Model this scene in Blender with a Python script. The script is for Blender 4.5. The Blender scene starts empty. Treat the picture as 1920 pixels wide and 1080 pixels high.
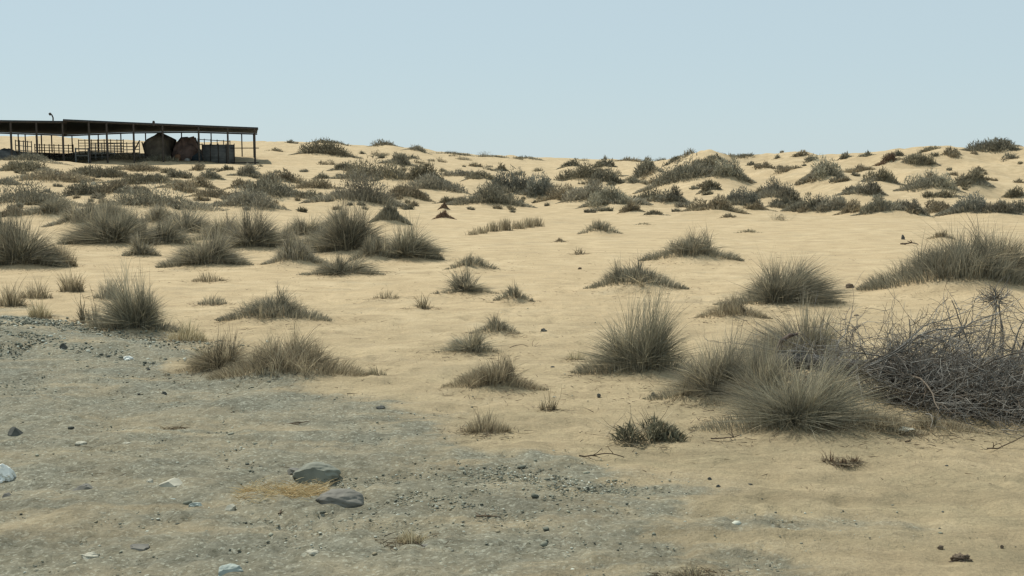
import bpy, math, random
import numpy as np
from mathutils import Vector

R = math.radians
rng = np.random.default_rng(7)
random.seed(7)

# ------------------------------------------------------------------ camera, sky, sun, exposure
CAMZ = 2.2
F = 2300.0                      # focal length in photograph pixels (1920 wide)
PITCH = math.atan(250 / F)
scene = bpy.context.scene
col = scene.collection
cam_d = bpy.data.cameras.new('camera')
cam = bpy.data.objects.new('camera', cam_d)
col.objects.link(cam)
cam_d.sensor_width = 36
cam_d.lens = 36 * F / 1920
cam_d.clip_start = 0.1
cam_d.clip_end = 6000
cam.location = (0, 0, CAMZ)
cam.rotation_euler = (math.pi / 2 - PITCH, 0, 0)
scene.camera = cam

SUN_EL, SUN_AZ = R(57), R(-48)          # azimuth from +Y (forward) towards +X
sd = Vector((math.sin(SUN_AZ) * math.cos(SUN_EL), math.cos(SUN_AZ) * math.cos(SUN_EL), math.sin(SUN_EL)))
sun_d = bpy.data.lights.new('sun', 'SUN')
sun_d.energy = 3.7
sun_d.angle = R(0.55)
sun_d.color = (1.0, 0.95, 0.84)
sun = bpy.data.objects.new('sun', sun_d)
col.objects.link(sun)
sun.rotation_euler = sd.to_track_quat('Z', 'Y').to_euler()
sun.location = (0, 0, 60)

world = bpy.data.worlds.new('World')
scene.world = world
world.use_nodes = True
wn = world.node_tree
bg = wn.nodes['Background']
sky = wn.nodes.new('ShaderNodeTexSky')
sky.sky_type = 'NISHITA'
sky.sun_disc = False
sky.sun_elevation = SUN_EL
sky.sun_rotation = SUN_AZ
sky.altitude = 800
sky.air_density = 1.0
sky.dust_density = 0.2
sky.ozone_density = 4.0
hz = wn.nodes.new('ShaderNodeMix'); hz.data_type = 'RGBA'           # thin even dust veil over the whole sky
hz.inputs[0].default_value = 0.86
hz.inputs[7].default_value = (5.15, 6.35, 6.8, 1)
wn.links.new(sky.outputs[0], hz.inputs[6])
wn.links.new(hz.outputs[2], bg.inputs[0])
bg.inputs[1].default_value = 0.089

scene.view_settings.view_transform = 'Standard'
scene.view_settings.look = 'None'
scene.view_settings.exposure = 0.25
scene.view_settings.gamma = 1
scene.cycles.max_bounces = 6
scene.cycles.transparent_max_bounces = 4
scene.cycles.filter_width = 1.4

# ------------------------------------------------------------------ helpers
def ray(px, py):
    cx, cy = (px - 960) / F, (540 - py) / F
    c, s = math.cos(PITCH), math.sin(PITCH)
    # camera: forward = (0,c,-s), up = (0,s,c)
    return np.array([cx, c + cy * s, -s + cy * c])

def P(px, py, d):
    r = ray(px, py)
    return np.array([0, 0, CAMZ]) + r * (d / r[1])

def hash2(ix, iy, seed):
    h = (ix.astype(np.int64) * 374761393 + iy.astype(np.int64) * 668265263 + seed * 974711) & 0xffffffff
    h = ((h ^ (h >> 13)) * 1274126177) & 0xffffffff
    h = (h ^ (h >> 16)) & 0xffffffff
    return h.astype(np.float64) / 0xffffffff * 2 - 1

def noise2(x, y, seed=0):
    x = np.asarray(x, float); y = np.asarray(y, float)
    ix, iy = np.floor(x), np.floor(y)
    fx, fy = x - ix, y - iy
    u, v = fx * fx * (3 - 2 * fx), fy * fy * (3 - 2 * fy)
    a = hash2(ix, iy, seed); b = hash2(ix + 1, iy, seed)
    c = hash2(ix, iy + 1, seed); d = hash2(ix + 1, iy + 1, seed)
    return (a * (1 - u) + b * u) * (1 - v) + (c * (1 - u) + d * u) * v

def fbm(x, y, seed=0, o=4):
    s, a = 0, 1.0
    for k in range(o):
        s = s + a * noise2(x * 2 ** k + 17.3 * k, y * 2 ** k - 9.1 * k, seed + k)
        a *= 0.5
    return s

def sstep(a, b, x):
    t = np.clip((x - a) / (b - a), 0, 1)
    return t * t * (3 - 2 * t)

def link_mesh(name, verts, faces_n, idx, mat, parent=None, colr=None, smooth=False):
    """faces_n: vertices per face (3 or 4); idx: (M, faces_n) index array."""
    me = bpy.data.meshes.new(name)
    verts = np.asarray(verts, np.float32)
    idx = np.asarray(idx, np.int32)
    M = len(idx)
    me.vertices.add(len(verts)); me.vertices.foreach_set('co', verts.ravel())
    me.loops.add(M * faces_n); me.loops.foreach_set('vertex_index', idx.ravel())
    me.polygons.add(M)
    me.polygons.foreach_set('loop_start', np.arange(0, M * faces_n, faces_n, dtype=np.int32))
    if colr is not None:
        at_ = me.attributes.new('tint', 'FLOAT_COLOR', 'POINT')
        c4 = np.ones((len(verts), 4), np.float32); c4[:, :3] = colr
        at_.data.foreach_set('color', c4.ravel())
    me.update(calc_edges=True)
    if smooth:
        me.polygons.foreach_set('use_smooth', np.ones(M, bool))
    me.materials.append(mat)
    o = bpy.data.objects.new(name, me)
    col.objects.link(o)
    if parent is not None:
        o.parent = parent
    return o

def tag(o, label=None, cat=None, group=None, kind=None):
    if label: o['label'] = label
    if cat: o['category'] = cat
    if group: o['group'] = group
    if kind: o['kind'] = kind
    return o

def empty(name, loc):
    o = bpy.data.objects.new(name, None)
    o.empty_display_size = 0.2
    col.objects.link(o)
    o.location = [float(v) for v in loc]
    return o

# ------------------------------------------------------------------ materials
def new_mat(name):
    m = bpy.data.materials.new(name); m.use_nodes = True
    return m, m.node_tree.nodes, m.node_tree.links, m.node_tree.nodes['Principled BSDF']

def plant_mat(name, rough=0.75, transl=0.38):
    m, n, l, b = new_mat(name)
    a = n.new('ShaderNodeAttribute'); a.attribute_name = 'tint'
    b.inputs['Roughness'].default_value = rough
    b.inputs['Specular IOR Level'].default_value = 0.2
    l.new(a.outputs['Color'], b.inputs['Base Color'])
    if transl:
        t = n.new('ShaderNodeBsdfTranslucent'); l.new(a.outputs['Color'], t.inputs[0])
        mx = n.new('ShaderNodeMixShader'); mx.inputs[0].default_value = transl
        l.new(b.outputs[0], mx.inputs[1]); l.new(t.outputs[0], mx.inputs[2])
        l.new(mx.outputs[0], n['Material Output'].inputs[0])
    return m

def noisy_mat(name, c1, c2, scale=6, rough=0.8, bump=0.3, dist=0.01, metal=0, stretch=(1, 1, 1), ramp=(0.35, 0.65)):
    m, n, l, b = new_mat(name)
    tc = n.new('ShaderNodeTexCoord'); mp = n.new('ShaderNodeMapping'); mp.inputs['Scale'].default_value = stretch
    l.new(tc.outputs['Object'], mp.inputs[0])
    no = n.new('ShaderNodeTexNoise'); no.inputs['Scale'].default_value = scale; no.inputs['Detail'].default_value = 6
    l.new(mp.outputs[0], no.inputs[0])
    cr = n.new('ShaderNodeValToRGB'); cr.color_ramp.elements[0].position = ramp[0]; cr.color_ramp.elements[1].position = ramp[1]
    cr.color_ramp.elements[0].color = (*c1, 1); cr.color_ramp.elements[1].color = (*c2, 1)
    l.new(no.outputs[0], cr.inputs[0]); l.new(cr.outputs[0], b.inputs['Base Color'])
    b.inputs['Roughness'].default_value = rough; b.inputs['Metallic'].default_value = metal
    b.inputs['Specular IOR Level'].default_value = 0.25
    bp = n.new('ShaderNodeBump'); bp.inputs['Strength'].default_value = bump; bp.inputs['Distance'].default_value = dist
    n2 = n.new('ShaderNodeTexNoise'); n2.inputs['Scale'].default_value = scale * 4; n2.inputs['Detail'].default_value = 5
    l.new(mp.outputs[0], n2.inputs[0]); l.new(n2.outputs[0], bp.inputs['Height']); l.new(bp.outputs[0], b.inputs['Normal'])
    return m

M_GRASS = plant_mat('grass_blades')
M_SHRUB = plant_mat('shrub_foliage', 0.8, 0.3)
M_TWIG = plant_mat('dead_twigs', 0.85, 0)
M_PEB = plant_mat('pebbles', 0.85, 0)

# ------------------------------------------------------------------ terrain
DN = np.array([26, 30, 40, 50, 60, 70, 80, 95, 110, 140, 180, 260, 600, 3000], float)
# photograph row at which the ground stands for each distance, per column; None = falls away behind a crest
COLS = {
 -500: [None, 448, 396, 360, 334, 314, 300, 286, 276, 258, 240],
    0: [None, 452, 402, 368, 342, 322, 308, 294, 284, 266, 249],
  150: [None, 453, 404, 371, 346, 327, 312, 298, 289, 272, 257],
  300: [None, 455, 405, 374, 350, 332, 317, 303, 294, 278, 263],
  500: [None, 455, 406, 376, 353, 335, 321, 307, 296, 278, 264],
  700: [None, 456, 408, 379, 356, 339, 325, 311, 300, 284, 270],
  900: [None, 457, 411, 384, 363, 347, 335, 322, 313, 301, 291],
 1050: [None, 458, 413, 388, 368, 353, 341, 329, 320, 309, 299],
 1150: [None, 459, 414, 389, 370, 353, 339, 325, 317, 309, 301],
 1230: [None, 459, 415, 390, 366, 338, 312, 299, 300, 303, 304],
 1400: [None, 459, 415, 391, 362, 324, 295, 296, 300, 304, 306],
 1550: [None, 459, 415, 392, 358, 317, 289, 291, 296, 301, 305],
 1700: [None, 459, 415, 392, 362, 312, 282, 284, 290, 298, 304],
 1900: [None, 459, 415, 392, 366, 312, 277, 278, 286, 296, 303],
 2500: [None, 459, 415, 388, 350, 300, 272, 274, 284, 296, 303],
}
cpx = np.array(sorted(COLS), float)
tz = np.zeros((len(cpx), len(DN) + 1))
dn = np.concatenate([[1.0], DN])
for i, c in enumerate(sorted(COLS)):
    zs = [0, 0]
    for r_, d in zip(COLS[c][1:], DN[1:11]):
        zs.append(P(c, r_, d)[2])
    z180 = zs[-1]
    zs += [z180 * 0.4 - 1.5, -9, -12]
    tz[i] = zs
FA = np.linspace(-500, 2500, 301)
FL = np.linspace(0, math.log(3000), 500)
tmp = np.array([np.interp(FL, np.log(dn), row) for row in tz])
FT = np.array([np.interp(FA, cpx, tmp[:, j]) for j in range(len(FL))]).T
for _ in range(3):                                   # soften the kinks
    Pd = np.pad(FT, ((7, 7), (0, 0)), 'edge'); FT = np.mean([Pd[k:k + FT.shape[0]] for k in range(15)], 0)
    Pd = np.pad(FT, ((0, 0), (3, 3)), 'edge'); FT = np.mean([Pd[:, k:k + FT.shape[1]] for k in range(7)], 0)

HEAP = P(30, 640, 2300 * 2.2 / 350)                  # gravel heap at the left edge
def H0(x, y):
    x = np.asarray(x, float); y = np.asarray(y, float)
    yy = np.maximum(y, 1.0)
    a = np.clip(960 + F * x / np.maximum(yy, 4) * 0.995, -499, 2499)
    lg = np.log(np.hypot(yy, np.where(a <= -498, 0, 0)))
    fi = (a + 500) / 10; fj = lg / FL[1]
    fj = np.clip(fj, 0, len(FL) - 1.001); fi = np.clip(fi, 0, 299.999)
    i0, j0 = fi.astype(int), fj.astype(int); u, v = fi - i0, fj - j0
    z = (FT[i0, j0] * (1 - u) + FT[i0 + 1, j0] * u) * (1 - v) + (FT[i0, j0 + 1] * (1 - u) + FT[i0 + 1, j0 + 1] * u) * v
    far = sstep(22, 60, y)
    z = z + fbm(x / 7.0, y / 9.0, 3, 3) * (0.03 + 0.19 * far)
    z = z + fbm(x / 2.2, y / 2.6, 11, 3) * (0.018 + 0.075 * far)
    z = z + 0.07 * sstep(0.15, 0.9, noise2(x / 2.3 + 5, y / 3.4, 31)) * sstep(34, 55, y) * 2
    dw = sstep(52, 62, y) * sstep(96, 80, y) * sstep(4, 12, x)
    z = z + dw * (.70 * (.5 - np.abs(noise2((x + y * .55) / 4.2, (y - x * .3) / 8.0, 41))) + .32 * noise2(x / 2.1, y / 3.2, 43))
    hx, hy = (x - HEAP[0] + 0.3) / 1.0, (y - HEAP[1]) / 1.1
    z = z + 0.26 * np.exp(-(hx * hx + hy * hy))
    z = z + 0.10 * np.exp(-(((x + 4.6) / 1.6) ** 2 + ((y - 13.6) / 0.7) ** 2))
    return z

TS = np.exp(np.linspace(math.log(3), math.log(400), 5000))
def at(px, py, dmin=3, H=None):
    r = ray(px, py); H = H or H0
    x = r[0] / r[1] * TS; z = CAMZ + r[2] / r[1] * TS
    g = H(x, TS)
    hit = np.where((z < g) & (TS > dmin))[0]
    if len(hit) == 0:
        k = int(np.argmax(np.where((TS > 60) & (TS < 220), (g - z) / TS, -9)))   # skyline: stand on the crest
    else:
        k = hit[0]
    return np.array([x[k], TS[k], g[k]])

# ------------------------------------------------------------------ list of plants
# px, base row, width, height (photograph pixels), style, tint, label
PL = [
 # ---- near and middle tufts
 (1200,708,172,145,'tuft','green','large rounded grey-green grass tuft standing alone between the small tufts and the dead brush'),
 (1462,577,165,88,'tuft','dark','dark spiky grass tuft on the sand directly behind the big grass clump and fallen trunk'),
 (1296,494,165,62,'mound','dark','dark spiky tuft crowning a smooth sand mound, long flanks trailing right'),
 (1193,546,165,58,'mound','dark','dark tuft with low wings spreading both ways on the sand behind the large rounded tuft'),
 (1374,600,125,40,'mound','brown','low brown tuft sprawling in front of the dark spiky tuft behind the fallen trunk'),
 (1795,552,320,120,'mound','dark','widest grass mound of all, dark and bristly, behind the dead brush at the right'),
 (1345,756,185,128,'tuft','grey','grey brown grass tuft at the left side of the big clump beside the fallen trunk'),
 (1492,818,270,165,'tuft','green','biggest grass clump in front, grey-green with a brown trailing skirt, hiding the fallen trunk end'),
 (1505,695,185,120,'tuft','grey','wispy grass tuft growing up behind the fallen trunk end'),
 (1210,828,150,60,'leafy','leaf','low dark green leafy shrub with curling twigs in front of the grass clump'),
 (1765,450,46,22,'mound','brown','small brown tuft peeping out behind the widest grass mound'),
 (540,720,270,92,'mound','brown','wide brown grass tuft at the gravel edge with flank trailing down right'),
 (415,702,120,72,'tuft','brown','thin fanned brown grass at the left side of the wide tuft by the gravel edge'),
 (512,607,185,56,'mound','dark','long low dark tuft sloping down to the right above the wide brown tuft'),
 (398,572,56,28,'sparse','dark','small sparse dark sprig left of the long low dark tuft'),
 (255,628,135,118,'tuft','green','tall green-grey bush of grass behind the gravel heap edge'),
 (170,606,56,70,'stalks','brown','bunch of upright brown stalks just left of the tall green-grey bush'),
 (22,575,54,56,'sparse','brown','pale thin brown stalks behind the gravel heap at the left frame edge'),
 (75,596,44,50,'sparse','straw','thin straw stalks rising behind the crest of the gravel heap'),
 (135,548,44,62,'sparse','brown','thin dry brown stalks standing behind the upright stalk bunch'),
 (38,505,120,85,'tuft','dark','dark bushy tuft cut by the left frame edge above the thin stalks'),
 (384,502,115,58,'tuft','grey','grey tuft with spiky left side in the middle of the left sand slope'),
 (392,528,66,24,'sparse','brown','low dry sprigs just below the grey tuft with the spiky left side'),
 (266,482,46,38,'tuft','grey','small upright grey tuft at the foot of the dark round tuft'),
 (212,464,130,72,'tuft','dark','dark round tuft on the left slope, largest of its row'),
 (152,430,125,48,'mound','grey','smooth grey mounded tuft behind the dark round tuft'),
 (345,442,95,48,'tuft','grey','grey tuft right of the dark round tuft with pale stalks'),
 (470,470,105,62,'tuft','grey','grey tuft with tall pale stalks midway between left slope tufts'),
 (572,446,70,42,'tuft','grey','fine grey tuft left of the tallest dark tuft near the sand path'),
 (640,518,105,34,'tuft','dark','low flat-spread dark tuft in front of the tallest dark tuft'),
 (556,500,110,48,'mound','grey','broad grey tuft with a trailing left flank beside the low spread tuft'),
 (655,478,120,80,'tuft','dark','tallest dark tuft in the left middle group'),
 (762,490,88,64,'tuft','green','upright grey-green tuft with a dark foot at the edge of the open sand'),
 (885,508,88,34,'mound','dark','low dark tuft trailing right, just right of the upright tuft at the open sand'),
 (872,553,85,48,'tuft','dark','spiky dark tuft with left-swept blades in the middle of the sand'),
 (964,567,66,38,'mound','dark','blackish low tuft swept to the right next to the left-swept spiky tuft'),
 (793,579,50,32,'stalks','brown','small brown sprig with forked stems left of the left-swept spiky tuft'),
 (724,561,50,22,'sparse','brown','faint row of short dry stems left of the forked brown sprig'),
 (930,629,84,38,'mound','dark','small dark domed tuft on the central sand'),
 (884,665,92,48,'tuft','green','small fan-shaped tuft with long left blades below the dark domed tuft'),
 (925,738,175,66,'mound','brown','wide brown double tuft with a gap in its middle on the central sand'),
 (1025,772,46,42,'stalks','brown','small brown tuft at the right toe of the wide double tuft'),
 (912,812,96,46,'sparse','brown','dry sparse brown tuft in front of the wide double tuft'),
 (706,708,44,28,'sparse','olive','small yellow-green sprig at the right end of the wide brown tuft'),
 (1080,676,34,26,'sparse','straw','few thin dry stems left of the large rounded tuft'),
 (1125,441,72,34,'mound','dark','dark dome tuft alone on the far open sand with thin shadow wings'),
 (1085,477,32,13,'stalks','brown','tiny brown sprig in front of the lone dark dome tuft'),
 (1050,454,18,10,'mound','brown','tiny brown knob of a plant left of the lone dark dome tuft'),
 (1403,438,50,9,'mound','olive','thin flat olive patch of plants on the open sand behind the mound tuft'),
 (1207,423,40,6,'mound','olive','tiny flat olive patch right of the lone dark dome tuft'),
 (1459,414,42,18,'leafy','olive','small olive shrub standing just in front of the right dune shrub belt'),
 (730,424,88,36,'cone','dark','dark pointed cone-shaped mound of plant matter in the left middle sand'),
 (833,413,48,15,'cone','red','small reddish brown cone-shaped hummock, the lower of two'),
 (832,395,26,13,'cone','red','tiny reddish brown cone-shaped hummock, the upper of two'),
 (350,640,80,44,'sparse','straw','dry straw stems between the tall green-grey bush and the wide brown tuft'),
 (1552,870,34,26,'stalks','red','small dead reddish weed, leftmost of three on the front sand'),
 (1581,872,24,16,'stalks','red','small dead reddish weed, middle one of three on the front sand'),
 (1603,869,20,16,'stalks','red','small dead reddish weed, rightmost of three on the front sand'),
 (1524,925,26,10,'stalks','red','tiny flat dead twig weed below the three dead weeds'),
 (772,1022,70,34,'sparse','straw','pale straw stubble tuft in the front gravel'),
 (1300,1088,90,20,'sparse','olive','dark olive sprigs cut by the bottom frame edge'),
 (325,806,22,8,'sparse','dark','pair of tiny dark sprigs on the grey gravel'),
 (195,840,30,10,'sparse','dark','tiny dark sprigs in the grey gravel near the dark rock'),
 (110,502,70,52,'sparse','brown','faint brown stalks on the left slope right of the edge-cut dark tuft'),
 (68,560,60,46,'sparse','brown','hazy brown grass between the left frame edge and the upright stalk bunch'),
 (205,560,60,46,'sparse','grey','thin grey stems against the left flank of the tall green-grey bush'),
 (302,428,95,44,'mound','grey','grey tuft wedged between the dark round tuft and the widest dark shrub'),
 (418,452,78,42,'tuft','grey','fine grey tuft filling the gap left of the tuft with tall pale stalks'),
 (604,470,80,44,'tuft','grey','small grey tuft leaning on the left side of the tallest dark tuft'),
 (1872,545,120,90,'tuft','dark','dark upright tuft on the right shoulder of the widest grass mound'),
 (310,462,80,40,'tuft','dark','dark tuft in the hollow between the small upright tuft and the pale-stalked grey tuft'),
 (528,462,70,40,'tuft','grey','small grey tuft just right of the tuft with tall pale stalks'),
 (700,492,80,44,'mound','dark','dark low tuft filling the gap between the tallest dark tuft and the upright grey-green one'),
 (10,455,80,44,'mound','dark','dark low tuft at the left frame edge above the bushy edge-cut tuft'),
 (196,415,110,34,'mound','dark','long dark tuft ridge between two shrubs above the dark round tuft'),
 (640,432,90,36,'mound','grey','grey low tuft behind the tallest dark tuft near the dark cone'),
 (100,412,110,40,'mound','dark','smooth dark tuft below the big left-edge shrub'),
 (262,452,80,40,'mound','dark','low dark tuft hugging the right side of the dark round tuft'),
 (452,602,60,20,'sparse','brown','short brown stems under the left end of the long low dark tuft'),
 (1425,770,150,120,'tuft','grey','grey grass tuft wedged between the two largest clumps beside the fallen trunk'),
 (1640,822,170,46,'mound','brown','brown flattened grass trailing right from the biggest clump towards the dead tree'),
 (1760,815,150,34,'mound','brown','low dry brown grass growing under the dead tree crown'),
 (1130,690,60,20,'sparse','brown','low brown litter of stems at the left foot of the large rounded tuft'),
 (1290,758,60,40,'mound','brown','low brown litter mound left of the biggest clump'),
 # ---- left shrub field
 (60,305,90,11,'shrub','dark','dark low shrub strip at the foot of the left shed posts'),
 (160,303,110,12,'shrub','dark','dark low shrub strip in front of the shed pens'),
 (238,302,60,10,'shrub','brown','brown low shrub strip just left of the tarp tent foot'),
 (300,304,60,9,'shrub','dark','dark low plants at the foot of the tarp tent'),
 (48,326,86,20,'shrub','olive','olive shrub right in front of the left part of the shed'),
 (105,342,92,15,'shrub','brown','flat brown shrub below the olive one in front of the shed'),
 (178,338,86,19,'shrub','olive','long olive shrub right of the flat brown one before the shed'),
 (48,392,120,46,'shrub','dark','big dark shrub at the left frame edge in the shrub field'),
 (165,373,56,25,'shrub','dark','dark shrub with pale top stone on the left slope'),
 (226,366,74,20,'shrub','brown','flat brown dark-footed shrub on the left slope'),
 (262,350,88,17,'shrub','olive','flat olive shrub behind the flat dark-footed shrub'),
 (250,323,84,12,'shrub','brown','thin brown shrub line in front of the shed tent'),
 (296,337,18,11,'shrub','dark','tiny dark ball shrub below the shed tent'),
 (331,335,24,14,'shrub','dark','small dark upright shrub below the shed debris'),
 (333,360,54,14,'shrub','brown','low brown shrub beside a round brown shrub'),
 (377,356,35,19,'shrub','brown','round brown ball shrub in the left field'),
 (396,374,62,15,'shrub','brown','low brown shrub below the round brown ball shrub'),
 (300,399,130,40,'shrub','dark','widest dark shrub in the left field'),
 (110,351,13,6,'shrub','dark','tiny dark tuft above the big left-edge shrub'),
 (24,410,46,16,'shrub','brown','low brown shrub near the left frame edge below the big dark one'),
 (18,350,40,12,'shrub','grey','low grey shrub at the left edge above the big dark one'),
 (391,339,34,15,'shrub','dark','small dark shrub below the shed screen'),
 (373,322,34,10,'shrub','brown','small brown shrub touching the base of the shed screen'),
 (462,336,38,20,'shrub','grey','grey shrub in front of the right shed posts'),
 (452,357,44,14,'shrub','brown','low brown shrub under the grey shrub near the shed posts'),
 (424,322,26,9,'shrub','olive','tiny olive shrub between the shed screen and the end posts'),
 (462,396,84,32,'shrub','grey','grey bushy shrub right of the widest dark shrub'),
 (508,376,82,36,'shrub','dark','large dark blue-grey shrub beyond the shed end'),
 (532,346,56,20,'shrub','brown','brown shrub on the slope just right of the shed end'),
 (522,394,32,12,'sparse','brown','short stalky bits below the large dark blue-grey shrub'),
 (598,357,58,16,'shrub','brown','low brown shrub left of the pale-topped large shrub'),
 (603,335,20,12,'shrub','dark','tiny dark shrub above the low brown one on the slope'),
 (578,379,48,14,'shrub','olive','low olive shrub left of the largest grey shrub'),
 (665,392,102,54,'shrub','grey','largest grey shrub in the left middle, behind the dark cone'),
 (646,324,40,14,'shrub','olive','small olive shrub left of the wide olive shrub'),
 (706,345,94,38,'shrub','olive','wide rounded olive shrub on the mid-left slope'),
 (757,374,60,22,'shrub','brown','purplish brown shrub right of the largest grey shrub'),
 (745,314,46,20,'shrub','dark','dark shrub on the upper slope above the wide olive shrub'),
 (768,300,34,7,'shrub','dark','thin dark shrub line above the upper slope dark shrub'),
 (716,297,13,7,'shrub','dark','tiny dark ball on the upper slope'),
 (679,289,11,5,'shrub','dark','tiny dark dot plant right of the big skyline dome'),
 (610,296,80,27,'shrub','olive','big dark olive dome shrub just below the left skyline'),
 (622,271,62,6,'shrub','dark','thin dark shrubs along the skyline above the big olive dome'),
 (548,269,20,6,'shrub','dark','tiny skyline shrub right of the shed end'),
 (515,283,24,5,'shrub','brown','faint brown plant beside the shed end post'),
 (720,276,42,11,'shrub','olive','low dome shrub sitting on the left skyline'),
 (780,284,36,9,'shrub','grey','greyish flat shrub on the skyline right of the low dome'),
 (850,290,60,5,'shrub','dark','thin dark shrub fringe on the descending skyline'),
 (920,295,50,5,'shrub','dark','second thin dark fringe lower along the descending skyline'),
 (990,299,46,5,'shrub','dark','lowest thin dark fringe before the skyline saddle'),
 (800,345,48,28,'shrub','olive','yellowish green shrub in the mid field'),
 (817,363,70,28,'shrub','grey','grey shrub below the yellowish green one'),
 (866,333,58,13,'shrub','grey','flat grey shrub right of the yellowish green one'),
 (837,385,28,11,'shrub','olive','tiny olive shrub just above the two reddish cones'),
 (870,380,28,8,'shrub','brown','tiny flat brown shrub left of the saddle clump'),
 (900,339,38,15,'shrub','olive','small olive shrub behind the tall bluish shrub'),
 (940,320,15,17,'shrub','olive','small upright yellow-green bush alone below the skyline'),
 (892,313,20,8,'shrub','brown','tiny brown plant left of the upright yellow-green bush'),
 (955,376,74,52,'shrub','blue','tall bluish green shrub in the centre of the far belt'),
 (918,390,88,40,'shrub','dark','dark spread shrub at the foot of the tall bluish shrub'),
 (1017,377,54,42,'shrub','blue','bluish shrub right of the tall central one'),
 (1056,381,56,30,'shrub','brown','purplish brown shrub in the central belt'),
 (1098,340,80,28,'shrub','olive','olive shrub spread under the skyline saddle'),
 (1137,347,42,24,'shrub','dark','dark shrub at the right foot of the saddle shrub'),
 (1133,316,30,19,'shrub','dark','dark shrub poking above the skyline at the saddle'),
 (1074,315,40,14,'shrub','dark','small dark shrub on the skyline left of the saddle'),
 (1112,380,70,34,'shrub','grey','grey shrub in the belt right of the purplish brown one'),
 (1152,392,72,38,'shrub','green','dark green shrub at the front of the central belt'),
 (1185,399,28,18,'shrub','brown','small purple-brown shrub at the right toe of the central belt'),
 (1122,397,20,7,'shrub','dark','tiny dark tuft in front of the central belt'),
 # ---- right dune
 (1217,328,50,30,'shrub','dark','dark round shrub at the left end of the right dune'),
 (1180,304,42,8,'shrub','brown','thin brown shrub on the crest at the left end of the right dune'),
 (1262,306,30,8,'shrub','dark','thin dark shrub on the crest right of the dark round shrub'),
 (1284,348,112,46,'shrub','green','largest green shrub climbing the left part of the right dune'),
 (1322,322,62,24,'shrub','olive','olive shrub at the top of the largest climbing shrub'),
 (1345,301,24,8,'shrub','dark','small dark shrub on the crest above the climbing shrub'),
 (1384,299,46,5,'shrub','dark','thin dark fringe along the right dune crest'),
 (1370,340,56,34,'shrub','green','dark green shrub leaning uphill on the right dune'),
 (1332,337,20,9,'shrub','brown','tiny brown shrub left of the leaning green shrub'),
 (1409,310,15,7,'shrub','dark','tiny dark shrub right of the leaning green shrub'),
 (1400,346,18,7,'shrub','brown','tiny brown plant below the leaning green shrub'),
 (1330,361,30,18,'shrub','olive','small olive shrub between climbing shrub and belt'),
 (1197,345,26,9,'shrub','dark','tiny dark shrub left of the climbing shrub'),
 (1216,386,74,26,'shrub','olive','olive shrub in the belt below the climbing shrub'),
 (1266,386,44,28,'shrub','grey','grey shrub in the belt right of the olive one'),
 (1340,400,80,28,'shrub','brown','brownish shrub in the belt below the leaning green shrub'),
 (1386,394,62,36,'shrub','blue','bluish shrub touching the brownish one in the belt'),
 (1228,405,36,8,'shrub','olive','tiny flat olive plant in front of the belt'),
 (1366,409,26,6,'shrub','brown','tiny flat brown plant in front of the belt'),
 (1432,374,36,16,'shrub','olive','low olive shrub left of the grey dome shrub'),
 (1457,378,62,34,'shrub','grey','grey dome shrub at the foot of the right dune'),
 (1455,298,11,6,'shrub','dark','tiny dark dot plant on the right dune crest'),
 (1435,316,32,8,'shrub','brown','thin brown shrub on the upper right dune, left side'),
 (1502,293,25,10,'shrub','brown','small brown shrub on the crest left of the leaning dune shrub'),
 (1478,322,42,9,'shrub','brown','flat reddish brown shrub on the upper right dune'),
 (1543,339,62,38,'shrub','green','dark green dome shrub leaning uphill in the middle of the right dune'),
 (1576,342,22,10,'shrub','brown','tiny brown shrub at the right toe of the middle dome shrub'),
 (1582,298,22,11,'shrub','dark','small dark shrub near the crest right of the middle dome'),
 (1612,325,38,13,'shrub','brown','brown shrub on the dune right of the middle dome shrub'),
 (1665,308,36,14,'shrub','red','reddish brown round shrub on the upper dune'),
 (1625,293,22,8,'shrub','dark','small dark shrub on the crest left of the reddish one'),
 (1682,293,22,10,'shrub','dark','small dark shrub on the crest right of the reddish one'),
 (1737,286,38,8,'shrub','olive','flat olive shrub lying on the dune crest'),
 (1730,314,48,20,'shrub','olive','olive oval shrub below the flat crest shrub'),
 (1785,293,26,11,'shrub','brown','small brown shrub just under the crest left of the big crest dome'),
 (1857,289,68,21,'shrub','dark','biggest dome shrub on the right dune crest'),
 (1903,285,18,9,'shrub','dark','small dark shrub on the crest right of the biggest crest dome'),
 (1656,346,54,26,'shrub','olive','olive shrub at the upper end of the diagonal shrub line'),
 (1616,370,58,28,'shrub','grey','grey shrub at the lower end of the diagonal shrub line'),
 (1745,358,82,34,'shrub','green','wide ragged green shrub in the middle of the right slope'),
 (1822,352,52,26,'shrub','olive','ragged olive shrub right of the wide ragged green one'),
 (1776,374,48,14,'shrub','olive','low olive shrub below the two ragged ones'),
 (1832,324,20,12,'shrub','brown','tiny brown shrub above the ragged olive one'),
 (1904,374,32,20,'shrub','olive','olive shrub at the right frame edge on the slope'),
 (1510,401,54,30,'shrub','dark','dark shrub at the left end of the right belt'),
 (1562,402,62,30,'shrub','grey','grey shrub second from the left end of the right belt'),
 (1608,403,54,24,'shrub','brown','brownish shrub third from the left end of the right belt'),
 (1652,405,66,32,'shrub','green','green shrub in the middle of the right belt'),
 (1702,405,58,26,'shrub','grey','grey shrub just right of the middle of the right belt'),
 (1752,404,60,24,'shrub','brown','brown-grey shrub in the right belt left of the bluish one'),
 (1815,407,76,38,'shrub','blue','tallest bluish shrub of the right belt'),
 (1872,406,60,26,'shrub','grey','grey shrub second from the right end of the right belt'),
 (1914,406,44,26,'shrub','dark','dark shrub at the right end of the belt by the frame edge'),
 (1474,392,48,20,'shrub','dark','low dark shrub between the grey dome and the right belt'),
 (1424,398,40,14,'shrub','brown','low brown shrub below the low olive one'),
]
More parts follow.
